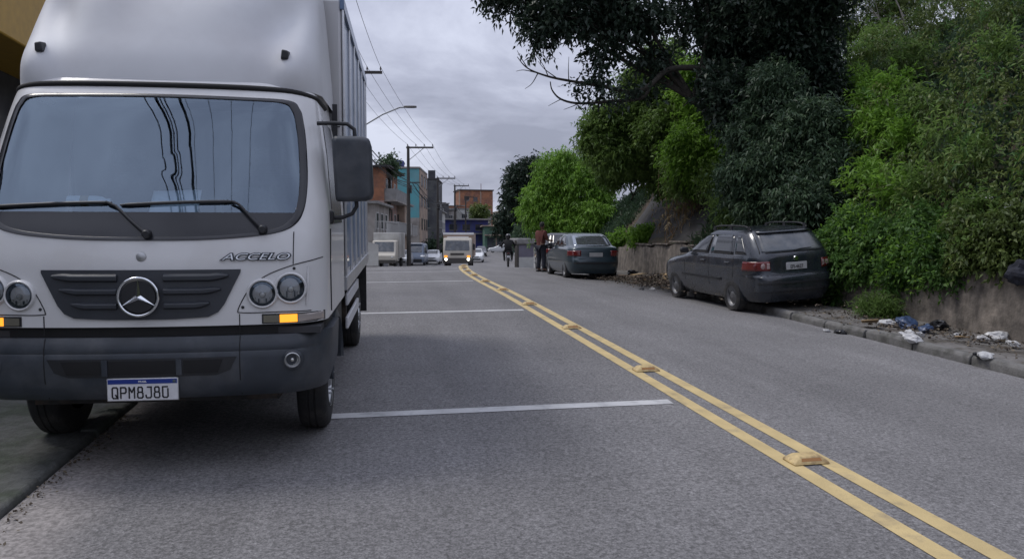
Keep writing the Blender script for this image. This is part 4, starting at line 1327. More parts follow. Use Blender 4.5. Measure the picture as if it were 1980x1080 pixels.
def van(px, d, label):
    x, y = far_d(px, d)
    hd = math.atan((cx(y + 1) - cx(y - 1)) / 2)
    root = empty('parked_van', (x, y, surf(0, y) + .03), (0, 0, -hd), label, 'van')
    spec = dict(zr=[.25, .5, 1.0, 1.9, 2.0, 2.05], yr=[.1, .0, .02, .1, .2, .6], zf=[.25, .4, .7, .95, 1.05, 1.2, 1.8, 1.95, 2.05], yf=[4.2, 4.28, 4.25, 4.1, 3.9, 3.75, 3.35, 3.2, 2.8], zw=[.25, .4, .9, 1.1, 1.7, 1.92, 2.02, 2.05], hw=[.78, .83, .85, .84, .79, .74, .62, .4])
    c = Car(**spec)
    # nose towards the viewer
    root.rotation_euler = (0, 0, -hd + math.pi)
    c.body(root, 'van_blue', None, [.25, .35, .5, .7, .85, .95, 1.0, 1.05, 1.1, 1.15, 1.2, 1.35, 1.5, 1.65, 1.8, 1.88, 1.95, 2.0, 2.03, 2.05])
    c.epatch('windscreen', 'glass_dusty', root, 1, -.7, .7, 1.17, 1.80, off=.008, taper=.05)
    MB().grid(lambda u, t: (u, 3.1 + .3 * t, 2.045 - .05 * t * t), lin(-.6, .6, 6), lin(-1, 1, 6)).build('roof_edge', 'car_white', root, solid=.03)
    for sg in (-1, 1):
        c.corner('headlight', 'lamp_reflector', root, sg, 1, .45, .2, .78, .95, off=.01)
        MB().box(sg * .84 - .0, sg * .84 + sg * .15, 3.5, 3.6, 1.1, 1.35).build('wing_mirror', 'black_plastic', root, bevel=.02)
        c.spatch('front_door_window', 'glass_dark', root, sg, (2.6, 3.6, 1.15), (2.6, 3.3, 1.7))
        for y0 in (.8, 3.4):
            car_wheel(root, sg * .73, y0, .32, sg)
    c.epatch('front_bumper', 'black_plastic', root, 1, -.72, .72, .32, .58, off=.015)
    root.location = (x + 4.25 * math.sin(hd), y + 4.25 * math.cos(hd), surf(0, y) + .03)
    return root


van(803, 71, 'blue grey minivan with white roof edge parked second in the left row')

# oncoming beige lorry with headlights on
x_, y_ = far_d(884, 57)
hd = math.atan((cx(y_ + 1) - cx(y_ - 1)) / 2)
lo = empty('moving_truck', (x_, y_, surf(-2, y_)), (0, 0, -hd), 'beige box lorry with lit headlights coming up the street over the crest', 'truck')
MB().prism([(0.04, .55), (0, .75), (.03, 1.25), (.28, 2.12), (.4, 2.25), (1.55, 2.25), (1.55, .55)], 'x', -1.05, 1.05).build('cab_body', 'truck_beige', lo, bevel=.09, seg=3)
MB().add([(-.9, .028, 1.32), (.9, .028, 1.32), (.86, .25, 2.05), (-.86, .25, 2.05)], [(0, 1, 2, 3)]).build('windscreen', 'glass_dusty', lo, solid=.02)
MB().box(-1.07, 1.07, -.06, .3, .38, .78).build('front_bumper', 'frame_dark', lo, bevel=.04)
for sg in (-1, 1):
    hlm = MB().lathe([(-.03, 0), (-.025, .07), (.0, .10)], 'y', (sg * .82, -.06, .68), 18, cap=False).build('headlight', 'headlamp_on', lo, smooth=50)
    MB().box(sg * .72, sg * .95, -.065, .0, .84, .95).build('turn_signal', 'signal_amber', lo, bevel=.01)
    MB().box(min(sg * 1.12, sg * 1.30), max(sg * 1.12, sg * 1.30), .35, .43, 1.35, 1.8).build('wing_mirror', 'black_plastic', lo, bevel=.03)
    MB().tube([(sg * 1.04, .4, 1.85), (sg * 1.2, .4, 1.82), (sg * 1.2, .4, 1.7)], .02, 6).build('mirror_arm', 'black_plastic', lo)
    MB().lathe([(-.12, .2), (-.12, .36), (-.08, .4), (.08, .4), (.12, .36), (.12, .2)], 'x', (sg * .88, 1.0, .4), 24).build('wheel', 'rubber', lo, smooth=40)
    MB().lathe([(-.12, .2), (-.12, .36), (-.08, .4), (.08, .4), (.12, .36), (.12, .2)], 'x', (sg * .88, 4.6, .4), 24).build('wheel', 'rubber', lo, smooth=40)
MB().box(-.5, .5, -.012, .05, .98, 1.14).build('grille', 'frame_dark', lo, bevel=.01)
cb = MB().box(-1.14, 1.14, 1.7, 6.2, .85, 2.62).build('cargo_box', 'plaster_beige', lo, bevel=.02)
MB().box(-1.16, 1.16, 1.66, 1.72, 2.5, 2.66).build('top_rail', 'car_white', cb)
MB().box(-.8, .8, .7, 1.1, 2.26, 2.34).build('roof_marker', 'car_white', lo, bevel=.02)

# white pick-up cabs / panels at the near end of the left row, half hidden by the big truck
x_, y_ = far_d(741, 55)
pv = empty('parked_truck', (x_, y_, surf(0, y_) + .03), (0, 0, R(-10)), 'pale delivery truck parked at the left kerb just past the big white truck', 'truck')
MB().prism([(0, .45), (-.02, .9), (.25, 1.1), (.55, 1.95), (1.6, 2.0), (1.6, .45)], 'x', -.85, .85).build('cab_body', 'truck_beige', pv, bevel=.06, seg=3)
MB().add([(-.72, .285, 1.18), (.72, .285, 1.18), (.68, .52, 1.86), (-.68, .52, 1.86)], [(0, 1, 2, 3)]).build('windscreen', 'glass_dusty', pv, solid=.02)
MB().box(-.95, .95, 1.65, 4.8, .7, 2.55).build('cargo_box', 'plaster_white', pv, bevel=.03)
MB().box(-.86, .86, -.05, .2, .35, .6).build('front_bumper', 'frame_dark', pv, bevel=.03)
for sg in (-1, 1):
    MB().lathe([(-.02, 0), (-.015, .06), (0, .09)], 'y', (sg * .62, -.015, .76), 16, cap=False).build('headlight', 'lamp_reflector', pv)
    for y0 in (.75, 3.9):
        MB().lathe([(-.1, .2), (-.1, .31), (-.06, .34), (.06, .34), (.1, .31), (.1, .2)], 'x', (sg * .75, y0, .34), 20).build('wheel', 'rubber', pv, smooth=40)
x_, y_ = far_d(718, 47)
board = empty('notice_board', (x_, y_, surf(LK, y_) + .03), (0, 0, R(-14)), 'blank white board leaning on the left pavement before the pale delivery truck', 'board')
MB().add([(-.42, 0, .12), (.42, 0, .12), (.40, .18, 1.42), (-.40, .18, 1.62)], [(0, 1, 2, 3)]).build('board_panel', 'plaster_white', board, solid=.04)
for sg in (-.36, .36):
    MB().tube([(sg, .02, 0), (sg, .08, .7), (sg * .95, .26, 0)], .02, 6).build('leg', 'frame_dark', board)
# ------------------------------------------------------------------ people and motorcycle
def skin_mesh(name, joints, edges, m, parent=None, sub=2):
    """joints: name -> (x, y, z, r); grown into one continuous surface"""
    me = bpy.data.meshes.new(name)
    bm = bmesh.new()
    lay = bm.verts.layers.skin.verify()
    idx = {}
    for i, (k, (x, y, z, r)) in enumerate(joints.items()):
        v = bm.verts.new((x, y, z))
        rr = r if isinstance(r, tuple) else (r, r)
        v[lay].radius = rr
        v[lay].use_root = (i == 0)
        idx[k] = v
    for a, b in edges:
        bm.edges.new((idx[a], idx[b]))
    bm.to_mesh(me)
    bm.free()
    me.materials.append(MATS[m])
    o = bpy.data.objects.new(name, me)
    C.objects.link(o)
    o.parent = parent
    s = o.modifiers.new('skin', 'SKIN'); s.use_smooth_shade = True
    b = o.modifiers.new('subdivision', 'SUBSURF'); b.levels = sub; b.render_levels = sub
    return o


def head(parent, c, facing, r=.105):
    """head with face: skull, nose, ears, hair"""
    hd_ = empty('head', c, (0, 0, facing)); hd_.parent = parent
    rings = []
    for z, rx, ry, oy in ((-.12, .035, .04, .01), (-.105, .052, .062, .012), (-.06, .068, .085, .005), (0, .076, .097, 0), (.05, .076, .098, -.004), (.09, .062, .08, -.006), (.115, .03, .04, -.008)):
        rings.append([(rx * math.cos(t), oy + ry * math.sin(t), z) for t in [2 * math.pi * k / 18 for k in range(18)]])
    MB().loft(rings).build('face', 'skin', hd_, smooth=60)
    MB().add([(-.012, .094, .005), (.012, .094, .005), (.016, .088, -.035), (-.016, .088, -.035), (0, .122, -.03)], [(0, 1, 4), (1, 2, 4), (2, 3, 4), (3, 0, 4)]).build('nose', 'skin', hd_, smooth=60)
    for sg in (-1, 1):
        MB().lathe([(-.01, .0), (-.008, .018), (.008, .02), (.012, 0)], 'x', (sg * .08, -.005, -.01), 10, cap=False).build('ear', 'skin', hd_, smooth=60)
        MB().lathe([(.0, 0), (.006, .008), (.0, .012)], 'y', (sg * .03, .088, .012), 8, cap=False).build('eye', 'hair', hd_)
    MB().box(-.022, .022, .085, .092, -.066, -.06).build('mouth', 'cloth_maroon', hd_)
    hr = []
    for z, rx, ry, oy in ((-.05, .07, .06, -.04), (.0, .083, .085, -.022), (.05, .084, .1, -.008), (.09, .07, .09, -.006), (.12, .035, .05, -.008), (.126, .005, .005, -.008)):
        hr.append([(rx * math.cos(t), oy + ry * math.sin(t), z) for t in [2 * math.pi * k / 18 for k in range(18)]])
    MB().loft(hr).build('hair', 'hair', hd_, smooth=60)
    return hd_


def hand(parent, pos, dirv, m='skin'):
    d = Vector(dirv).normalized()
    a = d.orthogonal().normalized(); b = d.cross(a)
    p = Vector(pos)
    o = MB()
    o.tube([p, p + d * .05, p + d * .09], [.026, .036, .03], 8)
    for k in range(4):
        q = p + d * .085 + a * (-.028 + .019 * k)
        o.tube([q, q + d * .035 + b * .004, q + d * (.06 + .008 * (k in (1, 2))) + b * .018], [.009, .0085, .006], 6)
    q = p + d * .03 + a * .03
    o.tube([q, q + d * .03 + a * .025, q + d * .06 + a * .028 + b * .01], [.011, .01, .007], 6)
    return o.build('hand', m, parent, smooth=60)


# man in a maroon shirt standing beside the black hatchback, facing it
xm, ym = far_d(1046, 27.8)
man = empty('person', (xm, ym, surf(xm - cx(ym), ym)), (0, 0, R(-60)), 'person in maroon shirt and dark trousers standing against the black hatchback', 'person')
J = dict(pelvis=(0, 0, .95, (.15, .11)), waist=(0, -.01, 1.10, (.15, .105)), chest=(0, .0, 1.30, (.185, .125)), neck0=(0, .01, 1.46, (.075, .07)), neck=(0, .03, 1.54, .05),
         ls=(-.19, 0, 1.41, .068), le=(-.27, .05, 1.13, .05), lw=(-.2, .26, 1.06, .034), rs=(.19, 0, 1.41, .068), re=(.26, .06, 1.14, .05), rw=(.16, .28, 1.12, .034),
         lh=(-.1, 0, .88, .1), lk=(-.115, .02, .5, .068), la=(-.12, -.02, .1, .045), lf=(-.125, .12, .045, .042),
         rh=(.1, 0, .88, .1), rk=(.12, .04, .5, .068), ra=(.14, 0, .1, .045), rf=(.15, .14, .045, .042))
E_ = [('pelvis', 'waist'), ('waist', 'chest'), ('chest', 'neck0'), ('neck0', 'neck'), ('chest', 'ls'), ('ls', 'le'), ('le', 'lw'), ('chest', 'rs'), ('rs', 're'), ('re', 'rw'),
      ('pelvis', 'lh'), ('lh', 'lk'), ('lk', 'la'), ('la', 'lf'), ('pelvis', 'rh'), ('rh', 'rk'), ('rk', 'ra'), ('ra', 'rf')]
skin_mesh('body', J, E_, 'skin', man)
up_ = {k: (v[0], v[1], v[2], tuple(q + .022 for q in (v[3] if isinstance(v[3], tuple) else (v[3], v[3])))) for k, v in J.items() if k in ('waist', 'chest', 'neck0', 'ls', 'le', 'rs', 're')}
up_['hem'] = (0, 0, .93, (.18, .14))
skin_mesh('shirt', dict(waist=up_['waist'], hem=up_['hem'], chest=up_['chest'], neck0=(0, .01, 1.45, (.085, .08)), ls=up_['ls'], le=up_['le'], rs=up_['rs'], re=up_['re']),
          [('waist', 'hem'), ('waist', 'chest'), ('chest', 'neck0'), ('chest', 'ls'), ('ls', 'le'), ('chest', 'rs'), ('rs', 're')], 'cloth_maroon', man)
lo_ = {k: (v[0], v[1], v[2], tuple(q + .022 for q in (v[3] if isinstance(v[3], tuple) else (v[3], v[3])))) for k, v in J.items() if k in ('pelvis', 'lh', 'lk', 'la', 'rh', 'rk', 'ra')}
skin_mesh('trousers', lo_, [('pelvis', 'lh'), ('lh', 'lk'), ('lk', 'la'), ('pelvis', 'rh'), ('rh', 'rk'), ('rk', 'ra')], 'cloth_navy', man)
for k in ('l', 'r'):
    a, f = J[k + 'a'], J[k + 'f']
    MB().loft([[(a[0] + dx * .05, a[1] - .08 + t * .27, z) for dx, z in ((-1, 0), (1, 0), (.9, .07 - .03 * t), (-.9, .07 - .03 * t))] for t in (0, .3, .7, 1)]).build('shoe', 'cloth_black', man, bevel=.02)
    hand(man, J[k + 'w'][:3], (0.0, .9, -.1))
head(man, (0, .06, 1.655), R(10))

# motorcyclist riding away from the viewer
xr, yr_ = far_d(983, 40.5)
zr_ = surf(xr - cx(yr_), yr_)
hd = -math.atan((cx(yr_ + 1) - cx(yr_ - 1)) / 2)
mc = empty('motorcycle', (xr, yr_, zr_), (0, 0, hd), 'black motorcycle with small lit tail area riding away down the street', 'motorcycle')


def moto_wheel(y):
    wl = MB()
    wl.tube([(0, y + .29 * math.cos(t), .30 + .29 * math.sin(t)) for t in [2 * math.pi * k / 28 for k in range(29)]], .045, 8, cap=False)
    o = wl.build('wheel', 'rubber', mc, smooth=60)
    MB().lathe([(-.03, .06), (-.02, .24), (.02, .24), (.03, .06)], 'x', (0, y, .30), 20).build('rim', 'rim_dark', o)


moto_wheel(.33); moto_wheel(1.6)
MB().loft([[(a * w_, y, z0 + b * h) for a, b in ((-1, 0), (1, 0), (.8, 1), (-.8, 1))] for y, w_, z0, h in ((.3, .09, .62, .16), (.6, .12, .5, .28), (1.0, .14, .45, .4), (1.3, .12, .5, .42), (1.45, .06, .75, .12))]).build('body', 'car_black', mc, bevel=.04, seg=3)
MB().box(-.12, .12, .25, .95, .76, .84).build('seat', 'cloth_black', mc, bevel=.03, seg=3)
MB().box(-.10, .10, .08, .3, .5, .72).build('rear_mudguard', 'black_plastic', mc, bevel=.03)
MB().box(-.055, .055, .055, .09, .70, .76).build('tail_light', 'tail_red', mc, bevel=.01)
MB().box(-.09, .09, .06, .075, .50, .62).build('licence_plate', 'plate_white', mc)
MB().tube([(-.38, 1.2, 1.02), (-.2, 1.3, 1.05), (0, 1.34, 1.03), (.2, 1.3, 1.05), (.38, 1.2, 1.02)], .016, 8).build('handlebar', 'black_plastic', mc)
for sg in (-1, 1):
    MB().tube([(sg * .09, 1.6, .3), (sg * .08, 1.42, .98)], .025, 8).build('fork', 'steel', mc)
    MB().lathe([(-.006, .0), (-.005, .055), (.006, .055), (.007, 0)], 'y', (sg * .42, 1.24, 1.18), 14, cap=False).build('mirror', 'black_plastic', mc)
    MB().tube([(sg * .34, 1.22, 1.03), (sg * .42, 1.24, 1.16)], .007, 6).build('mirror_stem', 'black_plastic', mc)
MB().tube([(.14, .15, .34), (.15, .8, .32), (.12, 1.1, .36)], [.05, .045, .02], 10).build('exhaust', 'steel', mc, smooth=50)
rd = empty('person', (xr, yr_, zr_), (0, 0, hd), 'person in dark jacket and black helmet riding the motorcycle', 'person')
J2 = dict(pelvis=(0, .62, .92, (.17, .13)), waist=(0, .66, 1.08, (.16, .12)), chest=(0, .76, 1.28, (.2, .14)), neck=(0, .82, 1.45, .06), top=(0, .84, 1.5, .055),
          ls=(-.21, .78, 1.36, .075), le=(-.36, .96, 1.15, .058), lw=(-.33, 1.16, 1.06, .04), rs=(.21, .78, 1.36, .075), re=(.36, .96, 1.15, .058), rw=(.33, 1.16, 1.06, .04),
          lh=(-.12, .7, .88, .1), lk=(-.22, 1.08, .78, .075), la=(-.2, .85, .38, .05), lf=(-.2, 1.0, .33, .045),
          rh=(.12, .7, .88, .1), rk=(.22, 1.08, .78, .075), ra=(.2, .85, .38, .05), rf=(.2, 1.0, .33, .045))
E2 = [('pelvis', 'waist'), ('waist', 'chest'), ('chest', 'neck'), ('neck', 'top'), ('chest', 'ls'), ('ls', 'le'), ('le', 'lw'), ('chest', 'rs'), ('rs', 're'), ('re', 'rw'),
      ('pelvis', 'lh'), ('lh', 'lk'), ('lk', 'la'), ('la', 'lf'), ('pelvis', 'rh'), ('rh', 'rk'), ('rk', 'ra'), ('ra', 'rf')]
skin_mesh('body', J2, E2, 'cloth_black', rd)
hl_ = []
for z, r, o in ((-.15, .08, 0), (-.12, .11, .01), (-.04, .13, .01), (.04, .132, 0), (.1, .105, 0), (.135, .06, 0), (.145, .01, 0)):
    hl_.append([(r * math.cos(t), .85 + o + r * 1.12 * math.sin(t), 1.62 + z) for t in [2 * math.pi * k / 20 for k in range(20)]])
MB().loft(hl_).build('helmet', 'helmet', rd, smooth=60)
for k in ('l', 'r'):
    hand(rd, J2[k + 'w'][:3], (0.05, .8, -.3), 'cloth_black')
# ------------------------------------------------------------------ houses along the far street
HB = math.atan(.18)


def bld(px, d, label, name='house', rot=None, cat='house', dz=-.3):
    x, y = far_d(px, d)
    return empty(name, (x, y, surf(LK, min(y, 200)) + dz), (0, 0, -HB if rot is None else rot), label, cat)


def walls(root, w_, l_, h, m, z0=0.0):
    """block with its corner at the origin: x from -w_ to 0, y from 0 to l_"""
    return MB().box(-w_, 0, 0, l_, z0, h).build('wall', m, root)


def slab(root, w_, l_, z, t=.18, o=.35, m='roof_cement'):
    return MB().box(-w_ - o, o, -o, l_ + o, z, z + t).build('roof', m, root)


def win_side(root, x0, z0, w_=1.1, h=1.2, fm='frame_white', pm='pane'):
    """window in the wall that faces the viewer (y = 0)"""
    f = MB()
    t = .08
    f.box(x0, x0 + w_, -.05, .02, z0, z0 + t).box(x0, x0 + w_, -.05, .02, z0 + h - t, z0 + h).box(x0, x0 + t, -.05, .02, z0 + t, z0 + h - t).box(x0 + w_ - t, x0 + w_, -.05, .02, z0 + t, z0 + h - t)
    fo = f.build('window', fm, root)
    MB().box(x0 + t, x0 + w_ / 2 - .02, -.02, .01, z0 + t, z0 + h - t).build('pane', pm, fo)
    MB().box(x0 + w_ / 2 + .02, x0 + w_ - t, -.02, .01, z0 + t, z0 + h - t).build('pane', pm, fo)
    MB().box(x0 - .1, x0 + w_ + .1, -.12, .02, z0 - .09, z0 - .002).build('sill', 'roof_cement', fo)


def win_street(root, y0, z0, l_=1.2, h=1.2, fm='frame_white', pm='pane'):
    """window in the street front (x = 0)"""
    t = .08
    f = MB().box(-.02, .05, y0, y0 + l_, z0, z0 + t).box(-.02, .05, y0, y0 + l_, z0 + h - t, z0 + h).box(-.02, .05, y0, y0 + t, z0 + t, z0 + h - t).box(-.02, .05, y0 + l_ - t, y0 + l_, z0 + t, z0 + h - t)
    fo = f.build('window', fm, root)
    MB().box(-.01, .02, y0 + t, y0 + l_ - t, z0 + t, z0 + h - t).build('pane', pm, fo)


def balcony(root, y0, y1, z, out=1.0, m='plaster_grey', rail='frame_white', bars=True):
    b = MB().box(.0, out, y0, y1, z - .16, z).build('balcony', m, root)
    r = MB().box(out - .05, out, y0, y1, z + .95, z + 1.0).box(.0, out, y0, y0 + .05, z + .95, z + 1.0)
    if bars:
        k = y0
        while k < y1:
            r.box(out - .04, out - .01, k, k + .03, z, z + .95); k += .25
        k = 0.0
        while k < out:
            r.box(k, k + .03, y0 + .01, y0 + .04, z, z + .95); k += .22
    else:
        r.box(out - .06, out - .01, y0, y1, z, z + .95).box(0, out - .06, y0, y0 + .06, z, z + .95)
    r.build('railing', rail, b)


def shop_door(root, y0, y1, h=2.5, m='shutter'):
    d = MB().box(-.02, .04, y0, y1, .3, .3 + h).build('roller_door', m, root)
    for i in range(8):
        MB().box(.04, .06, y0 + .03, y1 - .03, .36 + h * i / 8.3, .36 + h * i / 8.3 + h / 12).build('slat', m, d)


# nearest house of the row, grey with pale frames, partly behind the truck mirror
b = bld(724, 58, 'low grey plastered house with barred balcony nearest in the left row')
walls(b, 8, 7.5, 5.2, 'plaster_grey'); slab(b, 8, 7.5, 5.2)
for i in range(3):
    win_street(b, .8 + 2.2 * i, 3.3, 1.2, 1.3)
    win_side(b, -2.2 - 2.2 * i, 3.2)
balcony(b, .3, 7.0, 2.9, .9, rail='frame_white')
shop_door(b, .8, 3.2); shop_door(b, 4.0, 6.6)
# orange brick house
b = bld(743, 71, 'bare orange brick house with overhanging dark roof and stacked balconies')
walls(b, 9, 9, 9.3, 'plaster_pink'); MB().box(-9.02, .02, -.02, 9.02, 6.3, 9.29).build('brick_storey', 'brick_orange', b)
slab(b, 9, 9, 9.3, .15, .7, 'roof_dark')
for z in (3.4, 6.4):
    balcony(b, .2, 8.6, z, 1.1, rail='frame_white' if z < 5 else 'roof_cement', bars=z < 5)
    win_street(b, 1.0, z + .5, 1.5, 1.5); win_street(b, 4.2, z + .3, 1.0, 2.0, fm='frame_dark'); win_street(b, 6.4, z + .5, 1.4, 1.4)
win_side(b, -2.2, 7.3, 1.0, 1.0, 'frame_dark'); win_side(b, -2.4, 4.2, 1.3, 1.2); win_side(b, -4.8, 4.2, 1.3, 1.2)
shop_door(b, .8, 3.6, m='door_rust'); shop_door(b, 4.6, 7.8)
MB().box(-3.2, -1.6, .01, .9, 9.45, 9.9).build('roof_planter', 'roof_cement', b)
# narrow rust coloured gate house between
b = bld(783, 80, 'narrow two storey house with rust red door between brick and turquoise houses')
walls(b, 5.5, 5, 6.4, 'plaster_beige'); slab(b, 5.5, 5, 6.4)
win_side(b, -1.7, 4.2, 1.1, 1.2, 'frame_dark'); win_side(b, -3.8, 4.2); win_street(b, 1.2, 4.2)
MB().box(-1.6, -.5, -.04, .0, .3, 2.6).build('door', 'door_rust', b)
balcony(b, .2, 4.8, 3.3, .8)
# turquoise house
b = bld(811, 92, 'tall turquoise painted house with blank side wall and beige street front')
walls(b, 7.2, 9, 11.2, 'teal_wall'); slab(b, 7.2, 9, 11.2, .2, .12, 'plaster_grey')
MB().box(.0, .12, .1, 9, 0, 11.1).build('street_front', 'plaster_beige', b)
MB().box(-7.22, .01, -.03, -.001, 0, 5.4).build('side_base', 'plaster_grey', b)
for z in (1.2, 4.0, 6.8, 9.2):
    for y in (1.2, 4.4, 7.0):
        o = empty('window_bay', (.12, 0, 0)); o.parent = b
        win_street(o, y, z, 1.2, 1.4, 'frame_dark')
for x in (-2.0, -4.2, -6.4):
    win_side(b, x, 3.4, 1.1, 1.3)
    win_side(b, x, 1.0, 1.1, 1.3, 'frame_dark')
MB().box(-3.3, -2.1, 2, 3.2, 11.4, 12.4).build('water_tank', 'wall_blue', b, bevel=.15)
# dark grey block
b = bld(846, 112, 'dark unplastered block rising behind the turquoise house')
walls(b, 6.5, 9, 11.4, 'plaster_dark'); slab(b, 6.5, 9, 11.4, .2, .1, 'roof_dark')
MB().box(-1.6, -.6, 3, 4, 11.6, 13.0).build('chimney', 'plaster_dark', b)
for z in (4.5, 7.3):
    win_side(b, -2.2, z, 1.1, 1.2, 'frame_dark'); win_side(b, -4.6, z, 1.1, 1.2, 'frame_dark'); win_street(b, 2, z); win_street(b, 5.5, z)
# lower row before the end of the street
b = bld(852, 124, 'pale two storey house with slanted awning low in the left row')
walls(b, 5.5, 10, 7.2, 'plaster_white'); slab(b, 5.5, 10, 7.2)
for i in range(4): win_street(b, .6 + 2.4 * i, 4.4)
win_side(b, -1.8, 4.4); win_side(b, -3.8, 4.4)
MB().add([(0, 0, 3.9), (1.6, 0, 3.1), (1.6, 9, 3.1), (0, 9, 3.9)], [(0, 1, 2, 3)]).build('awning', 'shutter', b, solid=.08)
shop_door(b, 1, 4); shop_door(b, 5, 8.5, m='door_rust')
# far end of the street: blue shop, green shop, brick house on the rise
b = bld(944, 160, 'blue painted shop building with pale flat awning at the end of the street', name='shop', rot=R(4), cat='building')
walls(b, 11.5, 10, 6.6, 'wall_blue'); MB().box(-11.9, 1.0, -1.6, 10.2, 6.6, 6.85).build('roof', 'roof_cement', b)
MB().box(-11.6, .2, -1.5, 0, 3.7, 3.95).build('awning', 'shutter', b)
for i in range(4):
    win_side(b, -10.8 + 2.7 * i, 4.5, 1.6, 1.2, 'frame_dark')
for x in (-10.6, -7.2, -3.8):
    d_ = MB().box(x, x + 2.6, -.05, -.002, .3, 3.2).build('roller_door', 'wall_blue', b)
    for k in range(7): MB().box(x + .05, x + 2.55, -.08, -.05, .4 + .4 * k, .7 + .4 * k).build('slat', 'wall_blue', d_)
sg_ = MB().box(-1.3, .0, -1.9, -1.75, 1.2, 3.9).build('sign_panel', 'wall_blue', b)
text_part('sign_letter', 'L', 1.5, 'plaster_white', sg_, (-.65, -1.905, 2.1), xs=.9, bold=.04, depth=.004)
b = bld(1003, 150, 'green fronted shop with pale ledge at the far right of the street', name='shop', rot=R(-6), cat='building')
walls(b, 6.6, 9, 5.2, 'wall_green'); slab(b, 6.6, 9, 5.2, .2, .5, 'plaster_beige')
MB().box(-6.6, .2, -1.2, -.002, 3.4, 3.6).build('awning', 'plaster_beige', b)
for x in (-6.1, -4.2, -2.2):
    MB().box(x, x + 1.5, -.06, -.001, .4, 3.0).build('shop_window', 'pane', b)
for x in (-4.45, -2.45, -.5):
    MB().box(x, x + .2, -.09, -.001, .3, 3.3).build('pilaster', 'plaster_pink', b)
b = bld(953, 205, 'long bare brick house on the rise above the blue shop', rot=R(2))
walls(b, 9.0, 8, 15.2, 'brick_orange'); slab(b, 9.0, 8, 15.2, .25, .3, 'roof_dark')
MB().box(-9.05, -8.7, -.06, 0, 0, 15.2).build('corner_pillar', 'plaster_beige', b); MB().box(-3.4, -3.1, -.06, 0, 0, 15.2).build('pillar', 'plaster_beige', b)
win_side(b, -7.6, 12.6, 1.3, 1.1, 'frame_dark', 'shutter_dark'); win_side(b, -2.2, 9.0, 1.6, 1.2); win_side(b, -5.2, 12.4, 1.1, 1.1, 'frame_dark')
MB().tube([(-3.2, -.2, 15), (-3.2, -.2, 17)], .08, 6).build('mast', 'door_rust', b)
b = bld(898, 196, 'lower brick annexe left of the long brick house', rot=R(2))
walls(b, 6.0, 8, 10.8, 'brick_orange'); slab(b, 6, 8, 10.8, .2, .2, 'roof_cement'); win_side(b, -2.4, 8.4, 1.2, 1.1, 'frame_dark'); win_side(b, -5, 8.4, 1.2, 1.1)
for px, d, w_, h, mm, lb in ((912, 182, 5.4, 9.6, 'plaster_white', 'small white house on the rise between blue shop and brick house'), (884, 178, 4.6, 9.2, 'plaster_grey', 'small grey house on the rise left of the white house'), (950, 186, 4.0, 8.0, 'plaster_grey', 'grey hut on the rise right of the white house'), (868, 172, 5, 10.4, 'plaster_dark', 'dark house on the rise behind the utility poles')):
    b = bld(px, d, lb, rot=R(2))
    walls(b, w_, 7, h, mm); slab(b, w_, 7, h, .2, .2)
    win_side(b, -w_ * .45, h - 2.2, 1.1, 1.1); win_side(b, -w_ * .9, h - 2.2, 1.1, 1.1, 'frame_dark')
# wooded rise behind
tag(MB().grid(lambda a, t: (a, 215 + 160 * t, 1 + 15 * (1 - (1 - t) ** 2) + 3 * math.sin(a * .05 + t * 3) + 2 * math.sin(a * .11)), lin(-120, 200, 40), lin(0, 1, 12)).build('hill', 'hill_green', smooth=60), kind='structure')
# walls on the right beyond the bushes
x0, y0 = far_d(1032, 62)
gw = empty('boundary_wall', (x0, y0, surf(RK, y0)), (0, 0, -HB + R(35)), 'low purple grey boundary wall with pale base past the lime bushes', 'wall')
MB().box(-1.5, 0, 0, .2, .0, 1.0).build('wall_base', 'plaster_white', gw); MB().box(-1.5, 0, .01, .19, 1.0, 2.0).build('wall_top', 'wall_purple', gw)
MB().box(-1.7, -1.5, -.05, .25, 0, 2.3).build('wall_pillar', 'frame_dark', gw)
MB().box(-1.7, .1, -.15, 1.2, 2.0, 2.5).build('wall_roof', 'roof_cement', gw, bevel=.1)

# ------------------------------------------------------------------ shop on the near left, with its painted fascia
xs, ys = -4.75, 3.0
sh = empty('corner_shop', (xs, ys, road_z(8) - .1), (0, 0, 0), 'dark shop front with red and yellow fascia beside the big white truck', 'building')
MB().box(-7, -.15, 5.2, 17, 0, 6.6).build('wall', 'plaster_dark', sh)  # wall and roller doors near black: shade under the fascia put into colour
fa_ = MB().box(-.15, .75, 5.2, 6.65, 3.75, 5.6).build('fascia', 'sign_red', sh, bevel=.02)
MB().box(-.15, .752, 6.655, 11.5, 3.75, 5.6).build('fascia', 'sign_yellow', sh, bevel=.02)
for y in (5.5, 9.3, 13.1):
    d_ = MB().box(-.17, -.08, y, y + 3.2, .25, 3.3).build('roller_door', 'shutter_dark', sh)
    for k in range(10): MB().box(-.08, -.06, y + .04, y + 3.16, .3 + .3 * k, .55 + .3 * k).build('slat', 'shutter_dark', d_)

nh = empty('pale_house', (xs - 2.6, -9.0, road_z(-4) - .4), (0, 0, 0), 'pale plastered house next to the dark shop front, on the left pavement', 'house')
walls(nh, 7, 17.1, 5.6, 'plaster_white'); slab(nh, 7, 17.1, 5.6, .2, .3)
for y in (1.5, 5.0, 8.5, 12.0):
    win_street(nh, y, 3.8, 1.4, 1.2); win_street(nh, y, 1.3, 1.4, 1.2)

rh = empty('row_house', (cx(30) - 9.2, 27.0, surf(LK, 30) - .3), (0, 0, -R(2)), 'pale grey row house behind the big truck, before the grey plastered house', 'house')
walls(rh, 7, 20, 5.8, 'plaster_beige'); slab(rh, 7, 20, 5.8, .2, .3)
for y in (1.5, 6.0, 10.5, 15.0):
    win_street(rh, y, 3.8, 1.4, 1.2); shop_door(rh, y - .4, y + 2.2)

# ------------------------------------------------------------------ utility poles, lamp, wires
POLES = []


